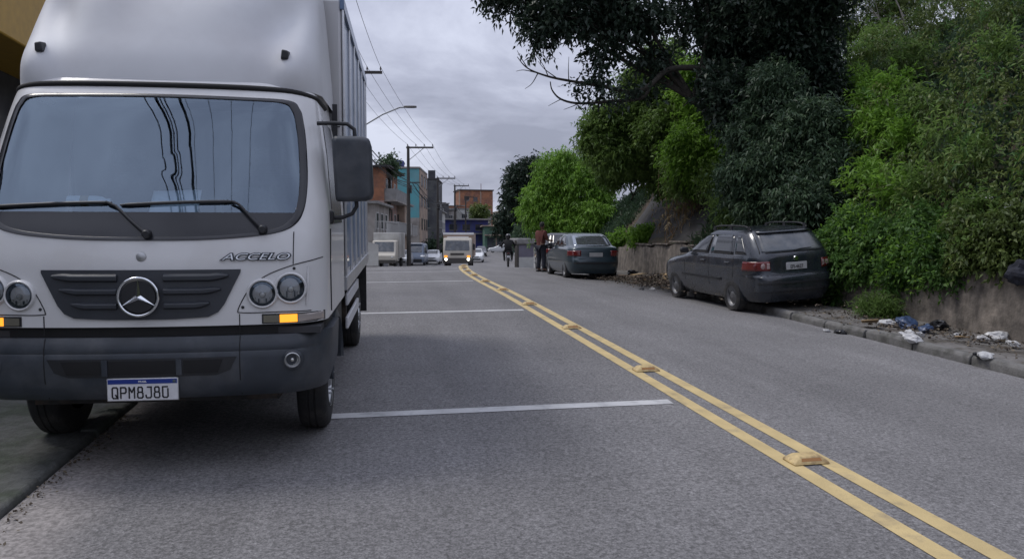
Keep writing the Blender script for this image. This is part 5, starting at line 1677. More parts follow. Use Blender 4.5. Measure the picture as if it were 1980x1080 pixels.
def pole(off, Y, h=9.2, arm=1.9, label='', arm_side=1, lamp=False, low=True, wood='pole_concrete', lampm=False):
    x, y = cx(Y) + off, Y
    z = surf(LK, Y)
    hd_ = -math.atan((cx(Y + 1) - cx(Y - 1)) / 2)
    rt = empty('utility_pole', (x, y, z), (0, 0, hd_), label, 'pole')
    MB().lathe([(0, .17), (h * .5, .14), (h, .10)], 'z', (0, 0, 0), 14).build('post', wood, rt, smooth=40)
    ca = MB().box(-.15, arm, -.06, .06, h - .16, h - .04).build('crossarm', 'pole_wood', rt)
    for i in range(4):
        xx = -.05 + (arm - .02) * i / 3
        MB().lathe([(0, .015), (.07, .02), (.08, .045), (.13, .045), (.14, .03), (.2, .035), (.22, .0)], 'z', (xx, 0, h - .05), 10, cap=False).build('insulator', 'insulator', ca, smooth=40)
    MB().tube([(.1, 0, h - 1.0), (arm * .6, 0, h - .16)], .025, 6).build('brace', 'galvanised', rt)
    MB().box(-.05, .9, -.04, .04, h - 2.75, h - 2.67).build('low_bracket', 'pole_wood', rt)
    MB().box(.12, .24, -.25, .25, h - 3.5, h - 2.9).build('cable_box', 'black_plastic', rt, bevel=.03)
    if lamp:
        MB().tube([(0.1, 0, h - 3.2), (.9, 0, h - 2.65), (1.9, 0, h - 2.05), (2.7, 0, h - 1.72), (3.0, 0, h - 1.70)], .035, 8).build('lamp_arm', 'galvanised', rt, smooth=60)
        MB().loft([[(a, b * s_, h - 1.70 + c_) for b, c_ in ((-1, -.03), (1, -.03), (.6, .06), (-.6, .06))] for a, s_ in ((2.9, .05), (3.05, .12), (3.35, .13), (3.5, .05))]).build('lamp_head', 'frame_dark', rt, bevel=.02)
    POLES.append((Vector((x, y, z)), hd_, h, arm))
    return rt


pole(-5.6, -24, label='concrete utility pole at the lower end of the street below the pale house')
pole(-5.6, -4.0, label='concrete utility pole on the left pavement before the shop')
pole(-5.75, 17.5, label='concrete utility pole hidden behind the big white truck')
pole(-5.85, 37.5, label='concrete utility pole with curved street lamp arm past the big truck', lamp=True)
pole(-5.3, 59.0, label='dark utility pole with long crossarm in front of the turquoise house', wood='pole_wood')
pole(-5.2, 84.0, label='utility pole with crossarm beside the dark block', wood='pole_wood')
pole(-4.6, 104.0, h=9.8, label='utility pole with double crossarm behind the oncoming lorry', wood='pole_wood')
pole(-4.4, 130.0, h=9.6, label='slender utility pole before the brick house on the rise', wood='pole_wood', arm=1.4)


def wire_pt(k, i):
    p, hd_, h, arm = POLES[k]
    if i < 4:
        l = Vector((-.05 + (arm - .02) * i / 3, 0, h + .15))
    else:
        l = Vector((.15 + .13 * (i - 4), 0, h - 2.7 - .12 * ((i * 7) % 5)))
    return p + Matrix.Rotation(hd_, 3, 'Z') @ l


SPAN = ['along the pale house', 'over the shop and the big white truck', 'between the big truck and the lamp pole', 'between the lamp pole and the dark pole', 'past the turquoise house', 'past the dark block', 'towards the brick house on the rise']
for i in range(10):
    for k in range(len(POLES) - 1):
        if k == 0 and i > 9: continue
        if k > 4 and i > 6: continue
        a, b = wire_pt(k, i), wire_pt(k + 1, i)
        sag = (.35 if i < 4 else .5 + .07 * ((i * 3) % 4)) * (1 if k else 1)
        pts = [a.lerp(b, t) - Vector((0, 0, 4 * sag * t * (1 - t))) for t in lin(0, 1, 12)]
        o = MB().tube(pts, .009 if i < 4 else (.028 if i in (5, 8) else .013), 5, cap=False).build('power_cable' if i < 4 else 'phone_cable', 'cable', smooth=60)
        o2 = o
        tag(o2, ('thin black power cable strung high ' if i < 4 else 'black telephone cable slung low ') + SPAN[k], 'cable', ('power cables ' if i < 4 else 'telephone cables ') + SPAN[k])
# ------------------------------------------------------------------ right-hand wall, bank and vegetation
from mathutils import noise as mnoise
NP = np.random.default_rng(11)
# retaining wall with ragged top
wl = empty('retaining_wall', (cx(10) + WALL, 10, 0), label='low stained concrete retaining wall with streaked face along the right pavement', cat='wall')


def wall_h(y): return .92 + .05 * math.sin(y * 1.3) + .04 * math.sin(y * 3.7 + 1) - .10 * max(0, math.sin(y * .45 + 2)) ** 4


ysw = lin(-6, 33.5, 158)
wx = lambda y: cx(y) + WALL - wl.location.x
b = MB()
rings = []
for y in ysw:
    z = surf(RK, y) + KH
    bulge = .02 * math.sin(y * 2.1) + .015 * math.sin(y * 5.3)
    rings.append([(wx(y) + bulge, y - 10, z - .3), (wx(y) + bulge * .7 + .02, y - 10, z + .3), (wx(y) + bulge + .05, y - 10, z + wall_h(y) * .75), (wx(y) + .07 + bulge, y - 10, z + wall_h(y)), (wx(y) + .30, y - 10, z + wall_h(y)), (wx(y) + .32, y - 10, z - .3)])
b.loft(rings).build('wall_face', 'wall_stained', wl, smooth=40)
# coping pieces where the top is still whole
cp = MB().box(-.02, .30, -.72, .72, -.01, .035).build('coping', 'wall_stained', wl, bevel=.012)
first = True
for y in [14.6, 16.1, 17.6, 19.1, 20.6, 22.1, 23.6, 25.1]:
    o = cp if first else cp.copy()
    if not first: C.objects.link(o)
    first = False
    o.location = (wx(y) + .04, y - 10, surf(RK, y) + KH + wall_h(y) + .005)
    o.rotation_euler = (rnd.uniform(-.02, .02), rnd.uniform(-.02, .02), rnd.uniform(-.02, .02) - math.atan(cx(y + .5) - cx(y - .5)))


def bank(off, y):
    """height of the bank behind the wall"""
    d = off - WALL - .25
    top = interp(y, [-20, 26, 34, 42, 60], [9.5, 9.5, 6.5, 3.5, 2.0])
    base = surf(RK, y) + KH + .82
    s_ = 1.05
    h = top * (1 - math.exp(-d * s_ / top * 1.25)) if d > 0 else d
    h += .12 * math.sin(y * 1.7 + off) + .1 * math.sin(off * 2.3 - y * .8)
    return base + max(h, -.3) + max(0, d - 14) * .05


offs = [WALL + .22 + .35 * i for i in range(24)] + [WALL + 9 + 1.6 * i for i in range(16)] + [50, 70, 100]
bk = MB().grid(lambda a, y: (cx(y) + a, y, bank(a, y)), offs, [-12 + .6 * i for i in range(95)] + [46 + 1.5 * i for i in range(12)]).build('embankment', 'earth', smooth=60)
tag(bk, kind='structure')


def hit(px, py, lift=0.0):
    """where the view ray through a pixel meets the bank (raised by lift)"""
    r = ray(px, py)
    d = 6.0
    while d < 60:
        p = Vector((0, 0, CAMH)) + r * d
        o = p.x - cx(p.y)
        if o > WALL + .25 and p.z < bank(o, p.y) + lift:
            return p, d
        d += .1
    return Vector((0, 0, CAMH)) + r * 40, 40.0


def unit(n, rng=NP):
    v = rng.normal(size=(n, 3))
    return v / np.linalg.norm(v, axis=1, keepdims=True)


def leaf_mesh(name, pts, dirs, L, W, m, parent, tone, fold=.12, rng=NP, curl=.0):
    """many small folded leaves: one four-cornered leaf per point"""
    n = len(pts)
    d = dirs / (np.linalg.norm(dirs, axis=1, keepdims=True) + 1e-9)
    s = np.cross(d, rng.normal(size=(n, 3)) * .6 + np.array([0, 0, 1.0]))
    s /= np.linalg.norm(s, axis=1, keepdims=True) + 1e-9
    nn = np.cross(s, d)
    k = rng.uniform(.6, 1.35, (n, 1))
    l, w_ = L * k, W * k * rng.uniform(.8, 1.2, (n, 1))
    v = np.empty((n, 4, 3), np.float32)
    v[:, 0] = pts
    v[:, 1] = pts + d * l * .42 + s * w_ * .5 + nn * l * fold
    v[:, 2] = pts + d * l - np.array([0, 0, 1]) * l * curl
    v[:, 3] = pts + d * l * .42 - s * w_ * .5 + nn * l * fold
    me = bpy.data.meshes.new(name)
    me.vertices.add(4 * n)
    me.vertices.foreach_set('co', v.reshape(-1))
    me.loops.add(4 * n)
    me.loops.foreach_set('vertex_index', np.arange(4 * n, dtype=np.int32))
    me.polygons.add(n)
    me.polygons.foreach_set('loop_start', np.arange(0, 4 * n, 4, dtype=np.int32))
    at_ = me.attributes.new('leaf_tone', 'FLOAT', 'POINT')
    at_.data.foreach_set('value', np.repeat(np.clip(tone, 0, 1), 4).astype(np.float32))
    me.materials.append(MATS[m])
    me.update()
    me.validate()
    o = bpy.data.objects.new(name, me)
    C.objects.link(o)
    o.parent = parent
    tag(o, kind='stuff')
    return o


def crown_points(blobs, ntwig, per, twig, droop=.15, shell=.5, spread=.6, rng=NP, up=.0):
    """twigs spread through a set of ellipsoid clumps, leaves along each twig"""
    B = np.array([[*c, *r] for c, r in blobs], float)
    wgt = (B[:, 3] * B[:, 4] * B[:, 5]) ** (2 / 3)
    idx = rng.choice(len(B), ntwig, p=wgt / wgt.sum())
    u = unit(ntwig, rng)
    rad = (shell + (1 - shell) * rng.uniform(0, 1, (ntwig, 1)) ** .8) * rng.uniform(.7, 1.28, (ntwig, 1))
    c = B[idx, :3] + u * B[idx, 3:] * rad
    dr = u * .8 + unit(ntwig, rng) * spread + np.array([0, 0, up - droop])
    dr /= np.linalg.norm(dr, axis=1, keepdims=True)
    tone_t = rng.uniform(0, 1, ntwig) * .5 + rng.uniform(0, 1, len(B))[idx] * .3
    t = rng.uniform(0, 1, (ntwig, per, 1))
    tl = twig * rng.uniform(.6, 1.4, (ntwig, 1, 1))
    p = c[:, None] + dr[:, None] * t * tl - np.array([0, 0, 1.0]) * (t ** 2) * tl * droop * .8
    p += rng.normal(size=p.shape) * .02
    ld = dr[:, None] * .5 + rng.normal(size=(ntwig, per, 3)) * .7 - np.array([0, 0, droop])
    tone = tone_t[:, None] + rng.uniform(0, .25, (ntwig, per))
    return p.reshape(-1, 3), ld.reshape(-1, 3), tone.reshape(-1)


def limb_tube(b, pts, r0, r1, n=8):
    q = catmull(pts, 5)
    b.tube(q, [r0 + (r1 - r0) * (i / (len(q) - 1)) ** .8 for i in range(len(q))], n)


def blob_px(px, py, rpx, d, ry=None, rd=None, zs=1.0):
    """ellipsoid clump seen at a pixel with a pixel radius, at distance d"""
    c = at(px, py, d)
    r = rpx * d / FPX
    return (tuple(c), (r, rd if rd else r, (ry * d / FPX if ry else r * zs)))


def tree(name, label, base, blobs, m, ntwig, per, twig, L, W, bark='bark', r0=.18, limbs=6, group=None, cat='tree', droop=.15, shell=.5, bare=None, curl=.15, spread=.6, up=0.0, fold=.12):
    rt = empty(name, base, label=label, cat=cat, group=group)
    base = Vector(base)
    tb = MB()
    ctr = sum((Vector(c) for c, r in blobs), Vector()) / len(blobs)
    fork = base.lerp(ctr, .45) + Vector((rnd.uniform(-.3, .3), rnd.uniform(-.3, .3), 0))
    limb_tube(tb, [base - Vector((0, 0, .4)), base.lerp(fork, .5) + Vector((rnd.uniform(-.15, .15), rnd.uniform(-.15, .15), 0)), fork], r0, r0 * .7, 10)
    order = sorted(blobs, key=lambda q: -max(q[1]))[:limbs]
    for c, r in order:
        c = Vector(c)
        mid = fork.lerp(c, .5) + Vector((rnd.uniform(-.4, .4), rnd.uniform(-.4, .4), rnd.uniform(0, .4)))
        limb_tube(tb, [fork, mid, c], r0 * .55, r0 * .12, 7)
        for k in range(4):
            e_ = c + Vector((rnd.uniform(-1, 1) * r[0], rnd.uniform(-1, 1) * r[1], rnd.uniform(-.7, 1) * r[2])) * .85
            limb_tube(tb, [mid.lerp(c, rnd.uniform(.2, .9)), mid.lerp(e_, .6) + Vector((0, 0, .15)), e_], r0 * .16, r0 * .04, 5)
    tb.v = [tuple(Vector(p) - base) for p in tb.v]
    tb.build('trunk', bark, rt, smooth=60)
    p, d, t = crown_points(blobs, ntwig, per, twig, droop, shell, spread, up=up)
    leaf_mesh('crown', p - np.array(base), d, L, W, m, rt, t, curl=curl, fold=fold)
    return rt


def jitter_blobs(main, n, rfrac=(.3, .55), shell=(.6, 1.0)):
    """small clumps scattered over big ones so the outline is uneven"""
    out = list(main)
    for c, r in main:
        for k in range(n):
            u = Vector((rnd.gauss(0, 1), rnd.gauss(0, 1), rnd.gauss(0, 1))).normalized()
            f = rnd.uniform(*shell)
            q = rnd.uniform(*rfrac)
            out.append(((c[0] + u.x * r[0] * f, c[1] + u.y * r[1] * f, c[2] + u.z * r[2] * f), (r[0] * q, r[1] * q, r[2] * q)))
    return out


# 1 big dark tree leaning over the street from the bank
def wall_d(px, py, off):
    """distance at which the view ray through a pixel is off metres right of the centre line"""
    r = ray(px, py); d = 5.0
    while d < 60 and (r * d).x - cx((r * d).y) < off: d += .05
    return d


def bp_on(px, py):
    q, dd = hit(px, py)
    return (q.x, q.y, bank(q.x - cx(q.y), q.y))


bp = bp_on(1500, 330)
cano = [blob_px(985, -8, 50, 19.5, 18), blob_px(1065, 30, 62, 19, 34), blob_px(1042, 72, 20, 19, 20), blob_px(1130, 20, 60, 19.5, 40), blob_px(1200, 20, 60, 19.5, 40), blob_px(1172, 88, 40, 19, 14), blob_px(1255, 30, 44, 19.5, 26),
        blob_px(1165, 150, 26, 19, 16), blob_px(1345, 30, 50, 20, 50), blob_px(1262, 118, 36, 19.5, 18), blob_px(1100, -60, 150, 20, 30), blob_px(1350, -60, 130, 20, 30), blob_px(960, -40, 60, 20, 18)]
dense = [blob_px(1430, 40, 62, 19.5, 70), blob_px(1540, 50, 70, 18.5, 90), blob_px(1480, 130, 68, 19.5, 70), blob_px(1565, 150, 50, 18.5, 70), blob_px(1440, 215, 45, 18.4, 50), blob_px(1395, 165, 34, 18.6, 40), blob_px(1530, 240, 70, 19.2, 60), blob_px(1410, 120, 36, 19.8, 50), blob_px(1560, -40, 90, 18, 50)]
rt = tree('overhanging_tree', 'large dark leaved tree leaning over the street from the bank', bp, jitter_blobs(cano, 4, (.2, .42)), 'leaf_dark', 3300, 9, .42, .15, .065, r0=.13, limbs=9, droop=.25, shell=.15)
p, d, t = crown_points(jitter_blobs(dense, 6, (.25, .5)), 8500, 10, .4, .25, .5)
leaf_mesh('inner_crown', p - np.array(bp), d, .14, .06, 'leaf_dark', rt, t)
# its bare branch reaching out to the left
bb = MB()


def A(px, py, d): return at(px, py, d) - Vector(bp)


limb_tube(bb, [A(1480, 190, 19.8), A(1390, 140, 19.4), A(1300, 133, 19.1), A(1258, 165, 19), A(1225, 182, 19)], .09, .06)
limb_tube(bb, [A(1225, 182, 19), A(1170, 168, 19), A(1110, 158, 19), A(1060, 148, 19), A(1020, 132, 19), A(1000, 110, 19)], .06, .008)
limb_tube(bb, [A(1258, 165, 19), A(1240, 190, 19), A(1180, 196, 19), A(1120, 200, 19), A(1085, 192, 19), A(1068, 175, 19), A(1064, 158, 19)], .055, .012)
limb_tube(bb, [A(1350, 140, 19.2), A(1346, 165, 19), A(1340, 188, 19), A(1322, 205, 19)], .05, .015)
for a, c in (((1060, 148), (1035, 105)), ((1035, 140), (998, 138)), ((1020, 132), (1000, 98)), ((1100, 157), (1100, 110)), ((1075, 150), (1040, 118)), ((1040, 142), (1015, 172)), ((1120, 200), (1090, 212)), ((1150, 165), (1140, 130)), ((1180, 196), (1195, 225)), ((1085, 192), (1060, 205)), ((1115, 158), (1128, 120)), ((1210, 180), (1190, 150))):
    m_ = ((a[0] + c[0]) / 2 + rnd.uniform(-6, 6), (a[1] + c[1]) / 2 + rnd.uniform(-6, 6))
    limb_tube(bb, [A(*a, 19), A(*m_, 19 + rnd.uniform(-.2, .2)), A(*c, 19 + rnd.uniform(-.4, .4))], .016, .005, 5)
bb.build('bare_branch', 'bark', rt, smooth=60)
p, d, t = crown_points([blob_px(1190, 180, 50, 19, 16), blob_px(1120, 170, 24, 19, 12), blob_px(1250, 170, 34, 19, 14)], 70, 7, .3, .3, .1)
leaf_mesh('branch_leaves', p - np.array(bp), d, .14, .06, 'leaf_dark', rt, t)

# 2 grey green tree on the bank behind the parked hatchback
tree('bank_tree', 'grey green feathery tree growing on the bank above the dark grey hatchback', bp_on(1520, 400),
     jitter_blobs([blob_px(1500, 170, 34, 17.2, 40), blob_px(1560, 240, 48, 16.6, 40), blob_px(1460, 250, 42, 17.5, 40), blob_px(1500, 320, 60, 16.8, 36), blob_px(1600, 320, 42, 16, 36), blob_px(1440, 340, 36, 17.5, 36), blob_px(1560, 380, 50, 15.8, 30), blob_px(1480, 390, 50, 17, 26)], 6, (.25, .5)),
     'leaf_deep', 6000, 12, .36, .12, .034, r0=.1, droop=.3, up=.1, shell=.35)
# 3 light green trees in the middle
tree('bank_tree', 'light green tree with open crown seen under the bare branch', bp_on(1260, 330),
     jitter_blobs([blob_px(1175, 235, 36, 25, 34), blob_px(1240, 165, 42, 25, 34), blob_px(1310, 170, 40, 24.5, 40), blob_px(1290, 250, 48, 24, 42), blob_px(1200, 290, 42, 25, 30), blob_px(1150, 265, 24, 25.5, 26), blob_px(1230, 225, 36, 25, 26), blob_px(1280, 105, 34, 25, 20)], 7, (.22, .5)),
     'leaf_fresh', 6200, 10, .42, .14, .05, r0=.13, droop=.25, shell=.25)
tree('bank_tree', 'bright green slender tree between the open crown and the dark tree', bp_on(1345, 330),
     jitter_blobs([blob_px(1340, 160, 34, 23, 36), blob_px(1365, 230, 36, 22.5, 42), blob_px(1335, 300, 42, 22, 38), blob_px(1395, 300, 36, 21.5, 34), blob_px(1410, 230, 30, 22, 36)], 6, (.22, .5)),
     'leaf_lime', 3800, 10, .4, .13, .045, r0=.09, droop=.3, shell=.3)
# 4 lime bamboo clump past the parked cars, leaning over the kerb
lb = (cx(37) + WALL + .6, 37.0, bank(WALL + .6, 37.0))
tree('lime_bush', 'bright lime green feathery bush rising behind the parked saloon', lb,
     jitter_blobs([blob_px(1080, 340, 40, 37, 36), blob_px(1130, 370, 42, 36.5, 44), blob_px(1050, 385, 34, 37, 40), blob_px(1100, 410, 46, 36.8, 34), blob_px(1030, 410, 18, 37.5, 26), blob_px(1150, 320, 26, 36.5, 24), blob_px(1090, 310, 22, 37, 18), blob_px(1125, 440, 44, 36, 26), blob_px(1060, 435, 24, 37, 22), blob_px(1160, 420, 28, 35.5, 36)], 7, (.22, .5)),
     'leaf_lime', 6500, 11, .5, .17, .05, r0=.09, droop=.35, shell=.3, cat='bush', curl=.3)
tree('bank_shrub', 'green shrub spilling down the bank beside the lime bush', bp_on(1195, 400),
     jitter_blobs([blob_px(1190, 320, 28, 27, 24), blob_px(1240, 310, 30, 26, 24), blob_px(1290, 345, 26, 25, 24), blob_px(1310, 310, 34, 24.5, 28)], 6, (.25, .5)),
     'leaf_fresh', 3200, 10, .4, .13, .042, r0=.05, droop=.35, cat='shrub', shell=.35)
tree('bank_shrub', 'pale green straggling shrub on the bank below the open crowned tree', bp_on(1250, 350),
     jitter_blobs([blob_px(1170, 300, 22, 26.5, 20), blob_px(1215, 285, 24, 25.5, 20), blob_px(1265, 290, 26, 24.5, 22), blob_px(1330, 345, 26, 22.5, 26), blob_px(1385, 345, 24, 21, 26), blob_px(1300, 275, 22, 24, 20), blob_px(1420, 390, 26, 19.5, 24)], 7, (.25, .5), (.6, 1.5)),
     'leaf_fresh', 3000, 9, .42, .12, .036, r0=.04, droop=.2, cat='shrub', shell=.2, up=.2)
# 5 olive, vine-covered mass on the near right
vine_blobs = []
for px, py, rr in ((1650, 40, 50), (1740, 30, 60), (1840, 30, 60), (1930, 50, 60), (1690, 120, 50), (1790, 120, 60), (1890, 130, 60), (1960, 160, 50), (1660, 200, 36), (1730, 210, 52), (1830, 220, 55), (1930, 240, 55), (1700, 290, 42), (1790, 310, 50), (1880, 330, 50), (1960, 340, 50), (1640, 360, 36), (1720, 370, 42), (1800, 385, 42), (1890, 400, 36), (1980, 0, 60), (1850, -50, 90), (1700, -50, 70), (2040, 150, 70), (2040, 300, 60), (1600, -10, 50), (1680, 10, 60), (1720, 60, 60), (1770, 70, 60), (1660, 90, 46), (1760, -20, 60), (1900, -25, 60), (1960, -40, 60), (1960, 20, 50)):
    q, dd = hit(px, py, .5)
    vine_blobs.append(blob_px(px, py, rr, max(dd - .2, 8.5), rr * .8))
bp = bp_on(1800, 300)
vt = tree('vine_covered_tree', 'olive green vine covered tree filling the bank at the near right', bp, jitter_blobs(vine_blobs, 4, (.25, .5)), 'leaf_olive', 11000, 11, .34, .085, .036, r0=.1, droop=.35, limbs=5, shell=.35)
p, d, t = crown_points(jitter_blobs(vine_blobs, 2), 2200, 10, .42, .3, .7, up=.3)
leaf_mesh('fresh_shoots', p - np.array(bp), d, .15, .026, 'leaf_mid', vt, t)
lit = []  # sun-catching clumps: their light is put in as paler leaf colours
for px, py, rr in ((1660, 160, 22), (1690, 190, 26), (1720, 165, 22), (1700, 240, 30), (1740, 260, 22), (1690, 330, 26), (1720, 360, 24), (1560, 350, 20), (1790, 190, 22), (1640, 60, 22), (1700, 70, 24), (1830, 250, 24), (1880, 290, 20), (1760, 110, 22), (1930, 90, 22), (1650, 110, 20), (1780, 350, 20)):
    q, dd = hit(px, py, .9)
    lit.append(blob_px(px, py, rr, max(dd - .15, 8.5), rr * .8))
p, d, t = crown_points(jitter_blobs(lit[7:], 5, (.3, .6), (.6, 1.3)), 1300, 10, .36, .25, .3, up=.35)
leaf_mesh('sun_tinted_leaves', p - np.array(bp), d, .12, .032, 'leaf_fresh', vt, t)
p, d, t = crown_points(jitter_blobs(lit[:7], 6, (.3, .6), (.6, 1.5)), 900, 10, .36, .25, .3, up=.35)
leaf_mesh('sun_tinted_shoots', p - np.array(bp), d, .13, .034, 'leaf_lime', vt, t)
# bushes hanging over the wall beside the hatchback
for lab, bl, m_, nt_ in (('dense mid green bush spilling over the wall beside the dark grey hatchback', [(1630, 470, 34), (1615, 530, 26), (1665, 440, 34), (1670, 500, 34), (1635, 565, 20), (1645, 425, 26), (1700, 470, 30), (1600, 490, 22)], 'leaf_mid', 3800),
                         ('yellow green bush hanging over the wall above the litter', [(1760, 495, 36), (1735, 445, 34), (1820, 475, 36), (1790, 430, 34), (1755, 535, 24), (1850, 510, 26), (1800, 520, 26), (1705, 505, 22)], 'leaf_mid', 3600),
                         ('brownish green creeper drooping over the wall at the near right', [(1910, 460, 34), (1955, 480, 28), (1900, 425, 34), (1965, 430, 34), (1880, 490, 22)], 'leaf_olive', 2400)):
    bs = []
    for px, py, rr in bl:
        dd = wall_d(px, py, WALL + .18 + .0035 * max(0, 480 - py))
        bs.append(blob_px(px, py, rr, dd, rr * .8))
    c0 = Vector(bs[0][0])
    bp = (cx(c0.y) + WALL + .5, c0.y, bank(WALL + .5, c0.y))
    wb = tree('wall_bush', lab, bp, jitter_blobs(bs, 6, (.22, .45), (.6, 1.25)), m_, nt_, 11, .26, .075, .034, r0=.03, droop=.4, cat='bush', shell=.4)
    p, d, t = crown_points(jitter_blobs([(c_, (r_[0] * .8, r_[1] * .8, r_[2] * .8)) for c_, r_ in bs[::2]], 5, (.25, .5), (.9, 1.6)), 420, 9, .3, .1, .6, up=.4)
    leaf_mesh('young_leaves', p - np.array(bp), d, .085, .036, 'leaf_lime' if m_ == 'leaf_mid' else 'leaf_fresh', wb, t)
# dark weeds in the gap beneath
bp = P(WALL - .25, 11.2, KH)
tree('weed_tuft', 'tall grassy weed tuft on the kerb behind the dark grey hatchback', bp, [((bp[0], bp[1], bp[2] + .08), (.26, .36, .1))], 'leaf_fresh', 320, 8, .2, .16, .012, r0=.008, droop=.0, up=.9, cat='plant', shell=.1)
for px, py, lab in ((1205, 462, 'bright weed clump sprouting on the wall top nearest the saloon'), (1245, 455, 'bright weed clump sprouting mid way along the wall top'),):
    dd = wall_d(px, py, WALL + .35)
    q = at(px, py, dd)
    bp = (q.x, q.y, bank(q.x - cx(q.y), q.y))
    tree('weed_clump', lab, bp, jitter_blobs([blob_px(px, py, 20, dd, 14)], 5), 'leaf_lime', 420, 9, .26, .1, .04, r0=.012, droop=.2, cat='plant')
# dry brown stalks hanging on the bank
q, dd = hit(1340, 400)
ds = empty('dry_stalks', q, label='dry straw coloured stalks hanging on the bank left of the dark grey hatchback', cat='plant')
st_ = MB()
for i in range(130):
    px, py = rnd.gauss(1350, 32), rnd.uniform(285, 440)
    d_ = dd - rnd.uniform(.1, 1.0)
    a = at(px, py, d_) - q
    l = rnd.uniform(.5, 1.5)
    st_.tube([a, a + Vector((rnd.uniform(-.15, .15), rnd.uniform(-.1, .1), -l * .5)), a + Vector((rnd.uniform(-.3, .3), rnd.uniform(-.2, .2), -l))], [.012, .009, .004], 4, cap=False)
tag(st_.build('stalk_bundle', 'dry_stem', ds), kind='stuff')
p, d, t = crown_points([(tuple(at(1350, 360, dd - .5) - q), (.7, .5, 1.2)), (tuple(at(1320, 410, dd - .5) - q), (.7, .5, .6))], 300, 8, .4, .5, .2)
leaf_mesh('dry_leaves', p, d, .2, .025, 'leaf_dry', ds, t)
# bare dark rock / sprayed concrete patch on the slope above the wall
rp = []
for t in lin(0, 1, 14):
    row = []
    for s_ in lin(0, 1, 12):
        y = 20.0 + 9.0 * t
        o_ = WALL + .35 + 2.6 * s_
        row.append((cx(y) + o_, y, bank(o_, y) + .28 - .3 * (2 * s_ - 1) ** 4 - .3 * (2 * t - 1) ** 6 + .03 * math.sin(t * 20 + s_ * 9)))
    rp.append(row)
b = MB()
b.v = [p for r in rp for p in r]
b.f = [(i * 13 + k, i * 13 + k + 1, (i + 1) * 13 + k + 1, (i + 1) * 13 + k) for i in range(14) for k in range(12)]
tag(b.build('rock_face', 'rock_slope', smooth=40), kind='structure')

# ground cover over the whole bank (nobody could count it)
n = 26000
yy = NP.uniform(-4, 40, n)
oo = WALL + .3 + 9.0 * NP.uniform(0, 1, n) ** 1.2
keep = ~((yy > 20.0) & (yy < 29.2) & (oo < WALL + 2.9))
yy, oo = yy[keep], oo[keep]
base = np.array([(cx(y) + o, y, bank(o, y)) for y, o in zip(yy, oo)])
per = 7
pt = np.repeat(base, per, 0) + NP.normal(size=(len(base) * per, 3)) * np.array([.12, .12, .06])
dr = NP.normal(size=(len(pt), 3)) * .7 + np.array([-.4, -.2, .9])
clump = .5 + .5 * np.sin(pt[:, 0] * 1.3 + 2 * np.sin(pt[:, 1] * .7)) * np.sin(pt[:, 1] * 1.1)
lm = leaf_mesh('ground_cover', pt, dr, .17, .05, 'leaf_deep', None, .5 * clump + NP.uniform(0, .4, len(pt)))
tag(lm, 'low dark green ground cover carpeting the roadside bank', 'ground cover')

# 7 far dark tree and other far greenery
def far_tree(px, py, rr, d, m, lab, n=900, L=.5):
    x, y = far_d(px, d)
    bl = [blob_px(px + rr * a, py + rr * b_, rr * c, d + e_) for a, b_, c, e_ in ((0, 0, .6, 0), (.5, .15, .5, 1), (-.5, .3, .45, -1), (.2, -.45, .45, 0), (-.3, -.1, .5, 2), (.7, .6, .5, 0), (-.6, .8, .4, 0), (0, .7, .55, 1), (.75, -.3, .4, 1))]
    tree('far_tree', lab, (x, y, surf(0, min(y, 200)) - .3), jitter_blobs(bl, 3), m, n, 9, 1.0, L, L * .42, r0=.3, droop=.1, limbs=5, shell=.35)


far_tree(1018, 345, 44, 100, 'leaf_dark', 'dark rounded tree rising far behind the lime bush', 1700, .48)
far_tree(985, 420, 30, 128, 'leaf_dark', 'dark low tree beside the green fronted shop', 700, .5)
far_tree(925, 408, 15, 176, 'leaf_olive', 'small olive tree on the rise before the brick house', 350, .5)
far_tree(838, 480, 17, 96, 'leaf_deep', 'dark green street tree behind the white parked saloon', 420, .35)
far_tree(752, 318, 7, 73, 'leaf_deep', 'green potted plant on the roof of the brick house', 260, .3)
far_tree(1010, 455, 14, 88, 'leaf_deep', 'dark hedge behind the low boundary wall', 350, .35)

# ------------------------------------------------------------------ litter
def crumple(name, r, m, loc, label, cat, group=None, flat=.6, seed=0, rough=.35):
    rg = random.Random(seed)
    bm = bmesh.new()
    bmesh.ops.create_icosphere(bm, subdivisions=3, radius=r)
    so_ = Vector((rg.uniform(0, 50), rg.uniform(0, 50), rg.uniform(0, 50)))
    for v in bm.verts:
        k = 1 + rough * 1.3 * mnoise.noise(v.co / r * 1.3 + so_) + rough * .9 * abs(mnoise.noise(v.co / r * 3.1 + so_)) - .1
        v.co = Vector((v.co.x * k * 1.2, v.co.y * k, v.co.z * k * flat))
    me = bpy.data.meshes.new(name); bm.to_mesh(me); bm.free()
    me.materials.append(MATS[m])
    o = bpy.data.objects.new(name, me); C.objects.link(o)
    o.location = loc
    o.rotation_euler = (rg.uniform(-.3, .3), rg.uniform(-.3, .3), rg.uniform(0, 6))
    return tag(o, label, cat, group)


def gpos(px, py, dz=KH):
    """point of the right pavement or gutter under a pixel"""
    r = ray(px, py); d = 4.0
    while d < 40:
        p = Vector((0, 0, CAMH)) + r * d
        o = p.x - cx(p.y)
        zg = surf(o, p.y) + (dz if o > RK else 0)
        if p.z < zg: return Vector((p.x, p.y, zg))
        d += .02
    return p


